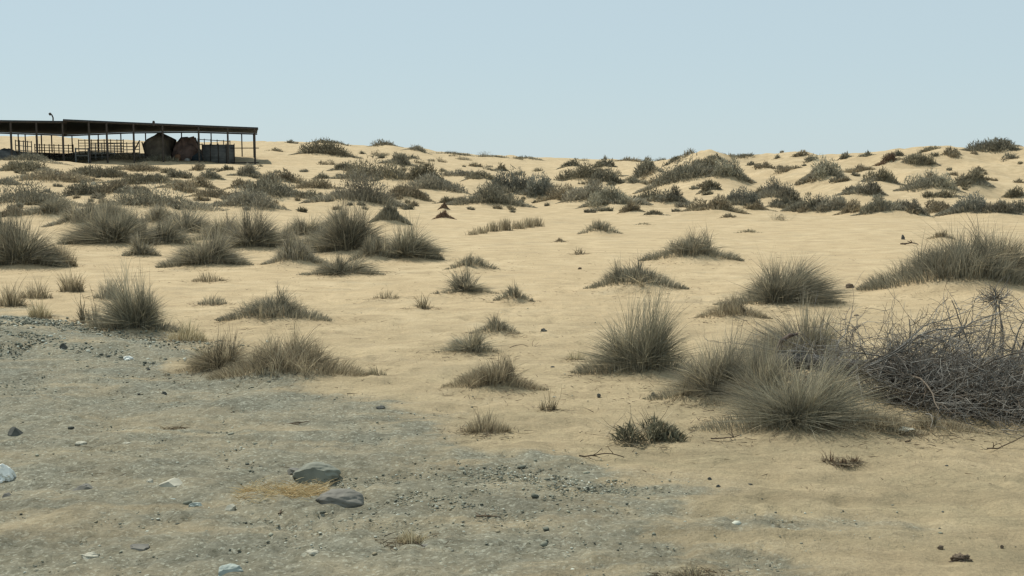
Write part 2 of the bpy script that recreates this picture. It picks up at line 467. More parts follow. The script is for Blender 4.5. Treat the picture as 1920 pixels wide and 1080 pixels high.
TINT = {  # two blade colours + dry colour
 'green': ((.28,.265,.195), (.39,.365,.275), (.55,.48,.33)),
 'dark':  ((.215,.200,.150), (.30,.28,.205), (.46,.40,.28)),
 'grey':  ((.265,.242,.185), (.36,.33,.25), (.52,.46,.32)),
 'brown': ((.275,.228,.155), (.38,.325,.22), (.54,.46,.31)),
 'straw': ((.40,.34,.21), (.50,.43,.28), (.58,.50,.34)),
 'olive': ((.225,.200,.138), (.31,.28,.195), (.44,.38,.24)),
 'blue':  ((.200,.200,.165), (.27,.265,.215), (.38,.36,.26)),
 'red':   ((.190,.125,.085), (.26,.185,.125), (.34,.25,.16)),
 'leaf':  ((.175,.170,.115), (.26,.245,.165), (.42,.35,.23)),
}
# place the plants on the bare ground first, so mounds can grow below them
BUMPS = []          # x, y, rx, ry, amp
placed = []
PL = [(px, by, w * (1.25 if st == 'tuft' and px < 850 and by < 520 else 1.2 if st == 'tuft' else (1.4 if px < 1200 and by > 330 else 1.2) if st == 'shrub' else 1.0),
       h * (1.2 if px < 850 and by < 520 else 1.05), st, ti, lab) for (px, by, w, h, st, ti, lab) in PL]
for (px, by, w, h, st, ti, lab) in PL:
    p = at(px, by)
    s = p[1] / F
    rw, hh = w * s / 2, h * s
    ry = min(rw * 0.7, 1.6) if st != 'shrub' else min(rw * 0.7, 1.2)
    c = p.copy(); c[1] += ry * 0.55
    c[0] *= c[1] / p[1]
    if st == 'mound': BUMPS.append((c[0], c[1], rw * .75, ry * .9, hh * .38))
    elif st == 'cone': BUMPS.append((c[0], c[1], rw * .7, ry * .8, hh * .5))
    elif st == 'tuft': BUMPS.append((c[0] + rw * .15, c[1], rw * .8, ry * 1.0, hh * .14))
    elif st == 'shrub' and w > 30: BUMPS.append((c[0], c[1], rw * 1.05, ry * 1.3, hh * .32))
    placed.append((c, rw * (1.12 if st == 'shrub' else 1.0), ry, hh))
BA = np.array(BUMPS)

def H(x, y):
    x = np.asarray(x, float); y = np.asarray(y, float)
    shp = x.shape; x = x.ravel(); y = y.ravel()
    z = H0(x, y)
    if not len(x): return z.reshape(shp)
    near = BA[(BA[:, 0] > x.min() - BA[:, 2] * 2.4) & (BA[:, 0] < x.max() + BA[:, 2] * 2.4) & (BA[:, 1] > y.min() - BA[:, 3] * 2.4) & (BA[:, 1] < y.max() + BA[:, 3] * 2.4)]
    for bx_, by_, rx, ry, am in near:
        m = np.where((np.abs(x - bx_) < rx * 2.4) & (np.abs(y - by_) < ry * 2.4))[0]
        if len(m):
            q = ((x[m] - bx_) / rx) ** 2 + ((y[m] - by_) / ry) ** 2
            z[m] += am * np.exp(-q * 1.1)
    return z.reshape(shp)

# gravel / sand boundary, plan view
BND = [(-200,560),(0,584),(120,610),(300,668),(480,716),(700,748),(850,800),(950,862),(1130,896),(1220,950),(1240,1010),(1290,1085),(1400,1300)]
by_ = []; bx_ = []
for a_, b_ in BND:
    r = ray(a_, b_); t = -CAMZ / r[2]
    by_.append(r[1] * t); bx_.append(r[0] * t)
by_ = np.array(by_)[::-1]; bx_ = np.array(bx_)[::-1]
def gravel_mask(x, y):
    xb = np.interp(y, by_, bx_)
    xb = np.where(y > by_[-1], bx_[-1] - (y - by_[-1]) * 4, xb)
    d = (xb - x) / (1 + 0.12 * y * 0)                     # >0: gravel side
    n = fbm(x * 0.9, y * 1.3, 51, 4) * 0.55
    return sstep(-1.5, 1.5, d + n * 1.7)

def build_ground():
    ys = [-30, -15, -6, 0, 2.5, 4.2]
    y = 5.0
    while y < 300:
        ys.append(y); y += max(0.032, y * 0.0062)
    while y < 2900:
        ys.append(y); y *= 1.06
    ys = np.array(ys)
    u = np.linspace(-1, 1, 900); u = 0.55 * u + 0.45 * np.sign(u) * np.abs(u) ** 3
    wdt = 10 + np.maximum(ys, 0) * 0.85
    X = wdt[:, None] * u[None, :]; Y = np.repeat(ys[:, None], len(u), 1)
    Z = H(X, Y)
    g = gravel_mask(X, Y)
    near = sstep(30, 8, Y)
    # ripples, ruts and crumbs
    Z += near * ((fbm(X * 1.1, Y * 1.6, 71, 3) * 0.016 + np.maximum(0, fbm(X * .7, Y * .9, 79, 3)) * (.45 - np.abs(fbm(X * 3.3, Y * 4.0, 77, 3))) * .05) + fbm(X * 7, Y * 8, 75, 3) * 0.009)
    pit = np.clip(noise2(X * 3.4 + 3, Y * 3.1, 95) - .30, 0, 1) + .6 * np.clip(noise2(X * 6.1, Y * 5.3, 97) - .4, 0, 1)
    Z -= sstep(34, 14, Y) * (1 - g * .6) * pit * .05
    Z += near * g * (np.abs(noise2(X * 9, Y * 9, 81)) * 0.024 + fbm(X * 3, Y * 3.5, 83, 4) * 0.016)
    n, m = Z.shape
    V = np.stack([X, Y, Z], -1).reshape(-1, 3)
    i = np.arange(n * m).reshape(n, m)
    q = np.stack([i[:-1, :-1], i[:-1, 1:], i[1:, 1:], i[1:, :-1]], -1).reshape(-1, 4)
    o = link_mesh('ground', V, 4, q, M_GROUND, smooth=True)
    a = o.data.attributes.new('gravel', 'FLOAT', 'POINT')
    a.data.foreach_set('value', g.astype(np.float32).ravel())
    tag(o, kind='structure')
    return o

def ground_mat():
    m, n, l, b = new_mat('desert_ground')
    tc = n.new('ShaderNodeTexCoord')
    def noise(scale, detail=5, st=(1, 1, 1), rough=.55, dist=0):
        mp = n.new('ShaderNodeMapping'); mp.inputs['Scale'].default_value = st
        l.new(tc.outputs['Object'], mp.inputs[0])
        no = n.new('ShaderNodeTexNoise'); no.inputs['Scale'].default_value = scale
        no.inputs['Detail'].default_value = detail; no.inputs['Roughness'].default_value = rough
        no.inputs['Distortion'].default_value = dist
        l.new(mp.outputs[0], no.inputs[0]); return no.outputs[0]
    def ramp(src, stops):
        cr = n.new('ShaderNodeValToRGB'); e = cr.color_ramp.elements
        while len(e) < len(stops): e.new(0.5)
        for k, (p_, c) in enumerate(stops):
            e[k].position = p_; e[k].color = (*c, 1) if len(c) == 3 else c
        l.new(src, cr.inputs[0]); return cr.outputs[0]
    def mix(f, a, c, mode='MIX'):
        mx = n.new('ShaderNodeMix'); mx.data_type = 'RGBA'; mx.blend_type = mode
        if isinstance(f, float): mx.inputs[0].default_value = f
        else: l.new(f, mx.inputs[0])
        for k, v in ((6, a), (7, c)):
            if isinstance(v, tuple): mx.inputs[k].default_value = (*v, 1)
            else: l.new(v, mx.inputs[k])
        return mx.outputs[2]
    W = lambda v: (v, v, v)
    big = noise(0.35, 5); mid = noise(1.7, 6, (1, 1.3, 1), .6, .4); fine = noise(14, 8, (1, 1, 1), .7); grain = noise(70, 4)
    sand = ramp(mid, [(0.30, SAND_A), (0.52, SAND_B), (0.72, SAND_C)])
    sand = mix(ramp(big, [(0.42, W(0)), (0.62, W(.55))]), sand, SAND_D)
    spk = ramp(noise(5.5, 8, (1, 1, 1), .8), [(0.62, W(0)), (0.74, W(.5))])
    sand = mix(spk, sand, (.28, .23, .16))
    grav = ramp(fine, [(0.30, GR_A), (0.5, GR_B), (0.70, GR_C)])
    grav = mix(ramp(mid, [(0.45, W(0)), (0.64, W(.75))]), grav, GR_D)
    vo = n.new('ShaderNodeTexVoronoi'); vo.inputs['Scale'].default_value = 62; l.new(tc.outputs['Object'], vo.inputs[0])
    grav = mix(ramp(vo.outputs['Color'], [(0.74, W(0)), (0.80, W(.55))]), grav, (.42, .44, .37))
    v2 = n.new('ShaderNodeTexVoronoi'); v2.inputs['Scale'].default_value = 44; l.new(tc.outputs['Object'], v2.inputs[0])
    grav = mix(ramp(v2.outputs['Color'], [(0.16, W(.6)), (0.24, W(0))]), grav, (.075, .085, .065))
    at_ = n.new('ShaderNodeAttribute'); at_.attribute_name = 'gravel'
    patch = noise(0.9, 6, (1, 1.6, 1), .65, .8)
    ad = n.new('ShaderNodeMath'); ad.operation = 'MULTIPLY_ADD'; ad.inputs[1].default_value = 0.95
    l.new(patch, ad.inputs[0]); l.new(at_.outputs['Fac'], ad.inputs[2])
    # grey dust also drifts thinly over the front sand
    msk = ramp(ad.outputs[0], [(0.50, W(0)), (0.80, W(.38)), (1.26, W(.94))])
    blown = ramp(noise(.8, 7, (.55, 1.7, 1), .62, 1.1), [(0.54, W(1)), (0.68, W(.62))])      # sand blown over the gravel in patches
    msk = mix(1.0, msk, blown, 'MULTIPLY')
    c = mix(msk, sand, grav)
    # the front strip is trampled, duller earth
    sp = n.new('ShaderNodeSeparateXYZ'); l.new(tc.outputs['Object'], sp.inputs[0])
    ad2 = n.new('ShaderNodeMath'); ad2.operation = 'MULTIPLY_ADD'; ad2.inputs[1].default_value = 5.0
    l.new(big, ad2.inputs[0]); l.new(sp.outputs['Y'], ad2.inputs[2])
    mr = n.new('ShaderNodeMapRange'); mr.inputs[1].default_value = 10.8; mr.inputs[2].default_value = 21
    mr.inputs[3].default_value = 1.0; mr.inputs[4].default_value = 0.0
    l.new(ad2.outputs[0], mr.inputs[0])
    mu = n.new('ShaderNodeMath'); mu.operation = 'MULTIPLY'; l.new(mr.outputs[0], mu.inputs[0])
    l.new(ramp(patch, [(0.38, W(1)), (0.62, W(.45))]), mu.inputs[1])
    inv = n.new('ShaderNodeMath'); inv.operation = 'MULTIPLY_ADD'; inv.inputs[1].default_value = -.68; inv.inputs[2].default_value = 1.0; l.new(msk, inv.inputs[0])
    mu2 = n.new('ShaderNodeMath'); mu2.operation = 'MULTIPLY'; l.new(mu.outputs[0], mu2.inputs[0]); l.new(inv.outputs[0], mu2.inputs[1])
    c = mix(mu2.outputs[0], c, DULL)
    stk = noise(1.3, 8, (.6, 1.5, 1), .66, 1.6)
    spz = n.new('ShaderNodeSeparateXYZ'); l.new(tc.outputs['Object'], spz.inputs[0])
    stf = n.new('ShaderNodeMapRange'); stf.inputs[1].default_value = 8; stf.inputs[2].default_value = 22
    stf.inputs[3].default_value = .6; stf.inputs[4].default_value = .22
    l.new(spz.outputs['Y'], stf.inputs[0])
    c = mix(stf.outputs[0], c, ramp(stk, [(0.34, W(.62)), (0.50, W(.92)), (0.62, W(1.15))]), 'MULTIPLY')
    c = mix(0.35, c, ramp(noise(34, 6, (1, 1, 1), .75), [(0.36, W(.42)), (0.62, W(1.08))]), 'MULTIPLY')
    l.new(c, b.inputs['Base Color'])
    b.inputs['Roughness'].default_value = 0.95
    b.inputs['Specular IOR Level'].default_value = 0.1
    b1 = n.new('ShaderNodeBump'); b1.inputs['Distance'].default_value = 0.04; b1.inputs['Strength'].default_value = 0.3
    l.new(mid, b1.inputs['Height'])
    b2 = n.new('ShaderNodeBump'); b2.inputs['Distance'].default_value = 0.03; b2.inputs['Strength'].default_value = 1.0
    l.new(fine, b2.inputs['Height']); l.new(b1.outputs[0], b2.inputs['Normal'])
    b3 = n.new('ShaderNodeBump'); b3.inputs['Distance'].default_value = 0.006; b3.inputs['Strength'].default_value = 0.8
    l.new(grain, b3.inputs['Height']); l.new(b2.outputs[0], b3.inputs['Normal'])
    l.new(b3.outputs[0], b.inputs['Normal'])
    return m
SAND_A, SAND_B, SAND_C, SAND_D = (.395, .305, .185), (.50, .392, .242), (.56, .447, .285), (.455, .35, .212)
GR_A, GR_B, GR_C, GR_D = (.078, .086, .070), (.158, .166, .135), (.262, .268, .220), (.255, .232, .168)
DULL = (.302, .252, .158)
M_GROUND = ground_mat()
ground = build_ground()

# ------------------------------------------------------------------ blades, sprigs, tubes
def norm(v): return v / np.maximum(np.linalg.norm(v, axis=-1, keepdims=True), 1e-9)

def blades(root, tip, width, colr, segs=3, curl=0.12, ease=1.5):
    """tapered ribbons from root to tip, rising first and leaning later"""
    N = len(root)
    d = tip - root
    L = np.linalg.norm(d, axis=1)
    side = norm(np.cross(d, rng.normal(size=(N, 3)))) * width[:, None]
    wob = norm(rng.normal(size=(N, 3))) * (L * curl)[:, None]
    Vs = []; C = []
    for k in range(segs + 1):
        t = k / segs
        p = root + d * np.array([t ** ease, t ** ease, 1 - (1 - t) ** 1.25])[None, :] + wob * (t * t)
        w = (1 - t) ** 0.6 * (1 - .06) + .06
        Vs += [p - side * w / 2, p + side * w / 2]
        C += [colr * (1 if t > .25 else 0.92)] * 2
    V = np.stack(Vs, 1).reshape(-1, 3)
    C = np.stack(C, 1).reshape(-1, 3)
    b = np.arange(N)[:, None] * (2 * (segs + 1))
    Q = np.concatenate([b + np.array([[2 * k, 2 * k + 1, 2 * k + 3, 2 * k + 2]]) for k in range(segs)], 0)
    return V, Q, C

def cat_geo(parts):
    V, Q, C = [], [], []; o = 0
    for v, q, c in parts:
        V.append(v); Q.append(q + o); C.append(c); o += len(v)
    return np.concatenate(V), np.concatenate(Q), np.concatenate(C)

def tint(ti, N, dry=0.12, var=0.22):
    a, b, c = [np.array(v) for v in TINT[ti]]
    t = rng.random((N, 1))
    k = a * (1 - t) + b * t
    k = np.where(rng.random((N, 1)) < dry, c, k)
    return k * (1 + rng.normal(size=(N, 1)) * var).clip(.5, 1.6)

def gz(c, x, y):
    return H(c[0] + x, c[1] + y) - c[2]

def tube(pts, rad, sides=4):
    pts = np.asarray(pts, float); n = len(pts)
    rad = np.broadcast_to(np.asarray(rad, float), (n,))
    t = norm(np.gradient(pts, axis=0))
    ref = np.array([0, 0, 1.0]) if abs(t[0, 2]) < .9 else np.array([1.0, 0, 0])
    a = norm(np.cross(t, ref)); b = np.cross(t, a)
    ang = np.arange(sides) / sides * 2 * math.pi
    ring = a[:, None, :] * np.cos(ang)[None, :, None] + b[:, None, :] * np.sin(ang)[None, :, None]
    V = (pts[:, None, :] + ring * rad[:, None, None]).reshape(-1, 3)
    Q = []
    for i in range(n - 1):
        for k in range(sides):
            k2 = (k + 1) % sides
            Q.append([i * sides + k, i * sides + k2, (i + 1) * sides + k2, (i + 1) * sides + k])
    return V, np.array(Q)

def tubes_geo(lst, sides=4):
    """lst: (pts, rads, colour)"""
    parts = []
    for pts, r_, c in lst:
        v, q = tube(pts, r_, sides)
        parts.append((v, q, np.tile(np.array(c), (len(v), 1))))
    return cat_geo(parts)

def fan(c, rw, ry, hh, N, ti, spread=.28, dry=.1, low=0.0, wid=.005, ease=1.45, yscale=None, xskew=0.0):
    """grass fan: roots in a tight base, tips filling a dome"""
    K = int(np.clip(N / 38, 8, 46))
    sk = float(np.clip(rng.normal() * .12, -.2, .2)); kx = rng.random() * 6.28
    kph = rng.random(K) * 2 * math.pi; kl = np.sqrt(rng.random(K)) * 1.1; kh = rng.uniform(.38, 1.1, K) * (1 + .3 * np.cos(kph - kx))
    kr = rng.random(K) ** .6 * spread * 1.35
    kdry = rng.random(K) ** 3 * 1.1; kv = rng.uniform(.6, 1.3, K)
    j = rng.integers(0, K, N)
    ph = kph[j] + rng.normal(size=N) * .38
    lean = np.abs(kl[j] + rng.normal(size=N) * .2)
    rx = rw * kr[j] * np.cos(kph[j]) + rng.normal(size=N) * rw * .05; ryy = ry * kr[j] * np.sin(kph[j]) + rng.normal(size=N) * ry * .05
    tx = rw * lean * np.cos(ph) + rw * sk * lean; ty = ry * lean * np.sin(ph)
    th = hh * np.sqrt(np.clip(1 - (lean * .88) ** 2, .03, 1)) * kh[j] * rng.uniform(.35, 1.0, N) ** .8
    wild = rng.random(N) < .08
    th = np.where(wild, th * rng.uniform(.2, 1.45, N), th); tx = np.where(wild, tx * rng.uniform(1.0, 1.35, N), tx)
    root = np.stack([rx, ryy, gz(c, rx, ryy) - .01], 1)
    tip = np.stack([tx, ty, np.maximum(gz(c, tx, ty), 0) * .8 + th], 1)
    w = wid * rng.uniform(.6, 1.3, N)
    cc = tint(ti, N, dry) * kv[j][:, None] * .86
    cc = np.where((rng.random(N) < kdry[j] * .6)[:, None], np.array(TINT[ti][2]) * rng.uniform(.6, 1.0, (N, 1)), cc)
    return blades(root, tip, w, cc, 3, .14, ease)

def carpet(c, rw, ry, hh, N, ti, dry=.1, wid=.005, lean=.45, drop=1.0, skew=.0):
    """short blades rooted all over a footprint that thins to wings"""
    t = rng.uniform(-1, 1, N); t = np.sign(t) * np.abs(t) ** 1.15
    wv = (1 - np.abs(t)) ** .55
    rx = t * rw; ryy = rng.uniform(-1, 1, N) * ry * wv * .7 - skew * rx * .2
    lump = .75 + .35 * noise2((rx + c[0]) * 3.1 / rw + 9, (ryy + c[1]) * 2 / rw, int(c[0] * 7) & 255)
    hl = hh * (np.clip(1 - np.abs(t) ** 1.5, .05, 1) ** .8) * lump * rng.uniform(.45, 1.05, N)
    hl = np.where(rng.random(N) < .05, hl * 1.35, hl)
    tx = rx + np.sign(t) * np.abs(t) ** .7 * hl * lean * 2 * rng.uniform(.3, 1.2, N) + rng.normal(size=N) * hl * .25
    ty = ryy + rng.normal(size=N) * hl * .3
    root = np.stack([rx, ryy, gz(c, rx, ryy) - .01], 1)
    tip = np.stack([tx, ty, gz(c, tx, ty) + hl * drop], 1)
    w = wid * rng.uniform(.6, 1.3, N)
    return blades(root, tip, w, tint(ti, N, dry), 3, .10, 1.3)

def cloud(c, rw, ry, hh, N, ti, size, dry=.06, dens=.5):
    """twiggy dome of small sprigs"""
    k = 5 + int(min(rw * 3, 9))                       # sub-domes give the lumpy outline
    cx = rng.uniform(-.68, .68, k) * rw; cy = rng.uniform(-.6, .6, k) * ry
    cr = rng.uniform(.30, .55, k) * rw; ch = hh * rng.uniform(.3, 1.0, k) * (1 - .45 * (np.abs(cx) / rw) ** 2)
    cx[0] = rng.uniform(-.25, .25) * rw; ch[0] = hh
    j = rng.integers(0, k, N)
    v = norm(rng.normal(size=(N, 3))); v[:, 2] = np.abs(v[:, 2])
    rad = rng.random(N) ** .45
    x = cx[j] + v[:, 0] * rad * cr[j]; y = cy[j] + v[:, 1] * rad * np.minimum(cr[j], ry * .6)
    z = v[:, 2] * rad * ch[j]
    x = np.clip(x, -rw * 1.08, rw * 1.08)
    g = gz(c, x, y)
    p = np.stack([x, y, g + z * .93], 1)
    d = norm(np.stack([v[:, 0] * .7, v[:, 1] * .7, np.full(N, .75)], 1) + rng.normal(size=(N, 3)) * .35)
    L = size * rng.uniform(.5, 1.5, N)
    w = size * rng.uniform(.12, .30, N)
    kv = rng.uniform(.75, 1.25, k) * rng.uniform(.85, 1.15)
    return blades(p - d * (L * .4)[:, None], p + d * (L * .6)[:, None], w, tint(ti, N, dry, .25) * kv[j][:, None] * .80, 2, .12, 1.0)

NAMES = {'tuft': 'grass_tuft', 'mound': 'grass_mound', 'sparse': 'dry_sprig', 'stalks': 'stalk_tuft', 'shrub': 'desert_shrub',
         'cone': 'brush_cone', 'leafy': 'leafy_shrub'}
CATS = {'tuft': 'grass tuft', 'mound': 'grass tuft', 'sparse': 'dry plant', 'stalks': 'dry plant', 'shrub': 'shrub',
        'cone': 'plant mound', 'leafy': 'shrub'}
GRP = {'tuft': 'grass tufts on the sand', 'mound': 'grass tufts on the sand', 'sparse': 'dry sprigs on the ground',
       'stalks': 'dry sprigs on the ground', 'shrub': 'shrubs scattered over the dunes', 'cone': 'cone-shaped hummocks',
       'leafy': 'small leafy shrubs'}

def twiglets(c, rw, ry, hh, n, ti, rad=.003):
    out = []
    for _ in range(n):
        x, y = rng.normal() * rw * .3, rng.normal() * ry * .3
        a = rng.random() * 6.28; p = np.array([x, y, float(gz(c, x, y))])
        d = np.array([math.cos(a) * .6 * rw / max(hh, .05), math.sin(a) * .5, 1.0]); d /= np.linalg.norm(d)
        L = hh * rng.uniform(.6, 1.3); pts = [p]
        for k in range(4):
            d = d + rng.normal(size=3) * .22; d /= np.linalg.norm(d); p = p + d * L / 4; pts.append(p)
        out.append((pts, np.linspace(rad, rad * .35, 5), tint(ti, 1, .3)[0]))
    return tubes_geo(out, 3)

for (px, by, w, h, st, ti, lab), (c, rw, ry, hh) in zip(PL, placed):
    c = np.array([c[0], c[1], float(H(np.array([c[0]]), np.array([c[1]]))[0])])
    dist = c[1]
    pix = dist / 1227.0                                     # metres per rendered pixel here
    wid = max(.0045, pix * .55)
    area = w * h
    if st == 'shrub':
        N = int(np.clip(area * 1.5, 130, 4200))
        V, Q, C = cat_geo([cloud(c, rw, ry, hh, int(N * .8), ti, max(.10, min(.30, pix * 3.2))),
                           carpet(c, rw * 1.3, ry, hh * .42, int(N * .4), 'brown' if ti in ('brown', 'red') else 'grey', wid=pix * .8, lean=.6)])
        o = link_mesh(NAMES[st], V, 4, Q, M_SHRUB, None, C)
        o.location = c.tolist()
        tag(o, lab, CATS[st], GRP[st]); continue
    root = empty(NAMES[st], c)
    tag(root, lab, CATS[st], GRP[st])
    N = int(np.clip(area * .19, 120, 3400))
    left = px < 850 and by < 520
    if left or (px > 1300 and by < 620): N = int(N * 1.5)
    if st == 'tuft':
        g1 = fan(c, rw, ry, hh, int(N * .74), ti, wid=wid)
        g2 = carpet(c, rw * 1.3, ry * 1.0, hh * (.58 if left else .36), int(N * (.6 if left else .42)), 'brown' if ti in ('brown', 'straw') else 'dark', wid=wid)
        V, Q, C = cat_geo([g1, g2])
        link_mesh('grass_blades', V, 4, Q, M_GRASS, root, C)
        V, Q, C = fan(c, rw * 1.0, ry, hh * 1.1, max(12, N // 22), 'straw' if ti != 'dark' else 'grey', wid=wid * 1.1, dry=.5, ease=1.2)
        link_mesh('dry_stalks', V, 4, Q, M_GRASS, root, C)
    elif st == 'mound':
        g1 = carpet(c, rw * 1.22, ry, hh * .58, int(N * .8), ti, wid=wid)
        g2 = fan(c, rw * .62, ry * .7, hh * .78, int(N * .3), ti, spread=.6, wid=wid)
        V, Q, C = cat_geo([g1, g2])
        link_mesh('grass_blades', V, 4, Q, M_GRASS, root, C)
        if w > 60:
            V, Q, C = fan(c, rw * .8, ry, hh * .85, max(10, N // 26), 'brown', spread=.6, wid=wid, dry=.5)
            link_mesh('dry_stalks', V, 4, Q, M_GRASS, root, C)
    elif st == 'cone':
        V, Q, C = cat_geo([carpet(c, rw, ry, hh * .5, int(N * 2.2), ti, wid=wid, dry=.02, lean=.15),
                           cloud(c, rw * .5, ry * .5, hh * .6, int(N * .9), ti, .12)])
        link_mesh('brush', V, 4, Q, M_SHRUB, root, C)
    elif st == 'leafy':
        V, Q, C = cloud(c, rw, ry, hh * .85, int(N * .55), ti, .06, .12)
        link_mesh('foliage', V, 4, Q, M_SHRUB, root, C)
        V, Q, C = twiglets(c, rw * 1.6, ry, hh, 34, 'brown')
        link_mesh('twigs', V, 4, Q, M_TWIG, root, C)
    elif st == 'sparse':
        V, Q, C = carpet(c, rw, ry, hh, max(60, int(N * .6)), ti, dry=.2, wid=wid * 1.1, lean=.3)
        link_mesh('dry_stems', V, 4, Q, M_GRASS, root, C)
    elif st == 'stalks':
        V, Q, C = cat_geo([fan(c, rw, ry, hh, max(40, int(N * .32)), ti, spread=.5, wid=wid * 1.2, ease=1.1),
                           twiglets(c, rw, ry, hh, 10, ti, wid * .6)])
        link_mesh('dry_stems', V, 4, Q, M_GRASS, root, C)

# row of short dry stalks on the far open sand
p0 = at(882, 441, H=H); p1 = at(1014, 424, H=H)
ROW = [(0.03, .5, 'tiny clump of dry stalks, left end of the stalk row on the far open sand'),
       (0.14, .7, 'small clump of dry stalks, second from the left in the stalk row'),
       (0.30, 1.0, 'clump of dry upright stalks, third from the left in the stalk row'),
       (0.47, 1.2, 'tallest clump of dry stalks in the middle of the stalk row'),
       (0.66, .85, 'clump of dry stalks just right of the gap in the stalk row'),
       (0.80, .95, 'clump of dry stalks, second from the right in the stalk row'),
       (0.94, 1.0, 'clump of dry stalks, right end of the stalk row on the far open sand')]
for t0, sz_, lab in ROW:
    c = p0 + (p1 - p0) * t0; c[2] = float(H(np.array([c[0]]), np.array([c[1]]))[0])
    n_ = int(150 * sz_)
    rx = rng.normal(size=n_) * .09; ryy = rng.normal(size=n_) * .12
    root_ = np.stack([rx, ryy, gz(c, rx, ryy) - .01], 1)
    tip_ = root_ + np.stack([rng.normal(size=n_) * .05, rng.normal(size=n_) * .05, rng.uniform(.10, .34, n_) * sz_], 1)
    V, Q, C = blades(root_, tip_, np.full(n_, .022), tint('brown', n_, .25), 2, .05)
    o = link_mesh('stalk_clump', V, 4, Q, M_GRASS, None, C); o.location = c.tolist()
    tag(o, lab, 'dry plant', 'row of dry stalks on the far sand')

# tiny unremarkable dry plants between the shrubs and over the dune crests
TINY = []
tries = 0
while len(TINY) < 210 and tries < 6000:
    tries += 1
    if tries % 4: px, py = rng.uniform(0, 1160), rng.uniform(288, 400)
    else: px, py = rng.uniform(1180, 1915), rng.uniform(284, 400)
    if px < 490 and py < 312: continue
    p = at(px, py, H=H)
    if p[1] > 190 or (py < 300 and 1050 < px < 1180): continue
    TINY.append(p)
TL = 'tiny dry plant, one of the unremarkable ones scattered between the larger dune shrubs'
for p in TINY:
    sc_ = rng.random() ** 1.6; w_ = p[1] / F * (11 + 34 * sc_); h_ = p[1] / F * (4 + 10 * sc_)
    V, Q, C = cloud(p, w_ / 2, w_ / 3, h_, int(80 + 260 * sc_), ['dark', 'brown', 'olive', 'grey'][rng.integers(0, 4)], .16)
    o = link_mesh('dry_plant', V, 4, Q, M_SHRUB, None, C); o.location = p.tolist()
    tag(o, TL, 'dry plant', 'tiny dry plants between the dune shrubs')

# fine plant litter lying on the sand round the tufts
LX, LY = [], []
for (px, by, w, h, st, ti, lab), (c, rw, ry, hh) in zip(PL, placed):
    if c[1] > 32 or st == 'shrub': continue
    n_ = int(40 + w * 1.6)
    LX.append(c[0] + rng.normal(size=n_) * rw * .8); LY.append(c[1] - ry * .2 + rng.normal(size=n_) * ry * 1.0)
LX.append(rng.uniform(-4.5, 8, 1500)); LY.append(8 + rng.random(1500) ** 1.3 * 20)
LX = np.concatenate(LX); LY = np.concatenate(LY); n_ = len(LX)
a = rng.random(n_) * 6.28; L = rng.uniform(.02, .12, n_)
r0 = np.stack([LX, LY, H(LX, LY) + .004], 1)
X2, Y2 = LX + np.cos(a) * L, LY + np.sin(a) * L
tp = np.stack([X2, Y2, H(X2, Y2) + .006 + np.abs(rng.normal(size=n_)) * .012], 1)
cs = np.array([(.17, .13, .085), (.26, .21, .14), (.40, .34, .23), (.12, .095, .065)])[rng.integers(0, 4, n_)]
V, Q, C = blades(r0, tp, np.full(n_, .006), cs, 2, .1, 1)
o = link_mesh('plant_litter', V, 4, Q, M_GRASS, None, C)
tag(o, 'fine dry stems and straw litter strewn over the sand round the tufts', 'litter', kind='stuff')

# ------------------------------------------------------------------ fallen dead tree
def walk(p, d, L, n, wob, grav=0.0, zmin=.01, c=None):
    pts = [p.copy()]; p = p.copy()
    for _ in range(n):
        d = d + rng.normal(size=3) * wob; d[2] -= grav; d /= np.linalg.norm(d)
        p = p + d * L / n
        g = float(gz(c, np.array(p[0]), np.array(p[1])))
        if p[2] < g + zmin: p[2] = g + zmin; d[2] = abs(d[2]) * .3
        pts.append(p.copy())
    return np.array(pts), d

tb = at(1455, 722, H=H); te = at(1800, 772, H=H)
c = np.array([tb[0], tb[1], float(H(np.array([tb[0]]), np.array([tb[1]]))[0])])
dead = empty('dead_tree', c)
tag(dead, 'fallen dead grey tree with a tangled leafless crown, lying at the right on the sand', 'dead tree')
te = te - c
tt = np.linspace(0, 1, 14)
tr = np.stack([tt * te[0] * 1.15, tt * te[1] + .05 * np.sin(tt * 6), .17 + .10 * np.sin(tt * 3.1 + .6) + .02 * np.sin(tt * 15) - tt * .05], 1)
for k in range(len(tr)): tr[k, 2] += float(gz(c, np.array(tr[k, 0]), np.array(tr[k, 1])))
trad = np.linspace(.09, .045, 14) * (1 + .12 * np.sin(tt * 19))
v, q = tube(tr, trad, 10)
v = v + (noise2(v[:, 0] * 18, v[:, 1] * 18 + v[:, 2] * 30, 4) * .012)[:, None] * norm(rng.normal(size=v.shape)) * .3 + 0
M_BARK = noisy_mat('dead_bark', (.045, .043, .04), (.13, .125, .115), 9, .9, .6, .02, stretch=(1, 6, 6))
o = link_mesh('trunk', v, 4, q, M_BARK, dead, smooth=True)
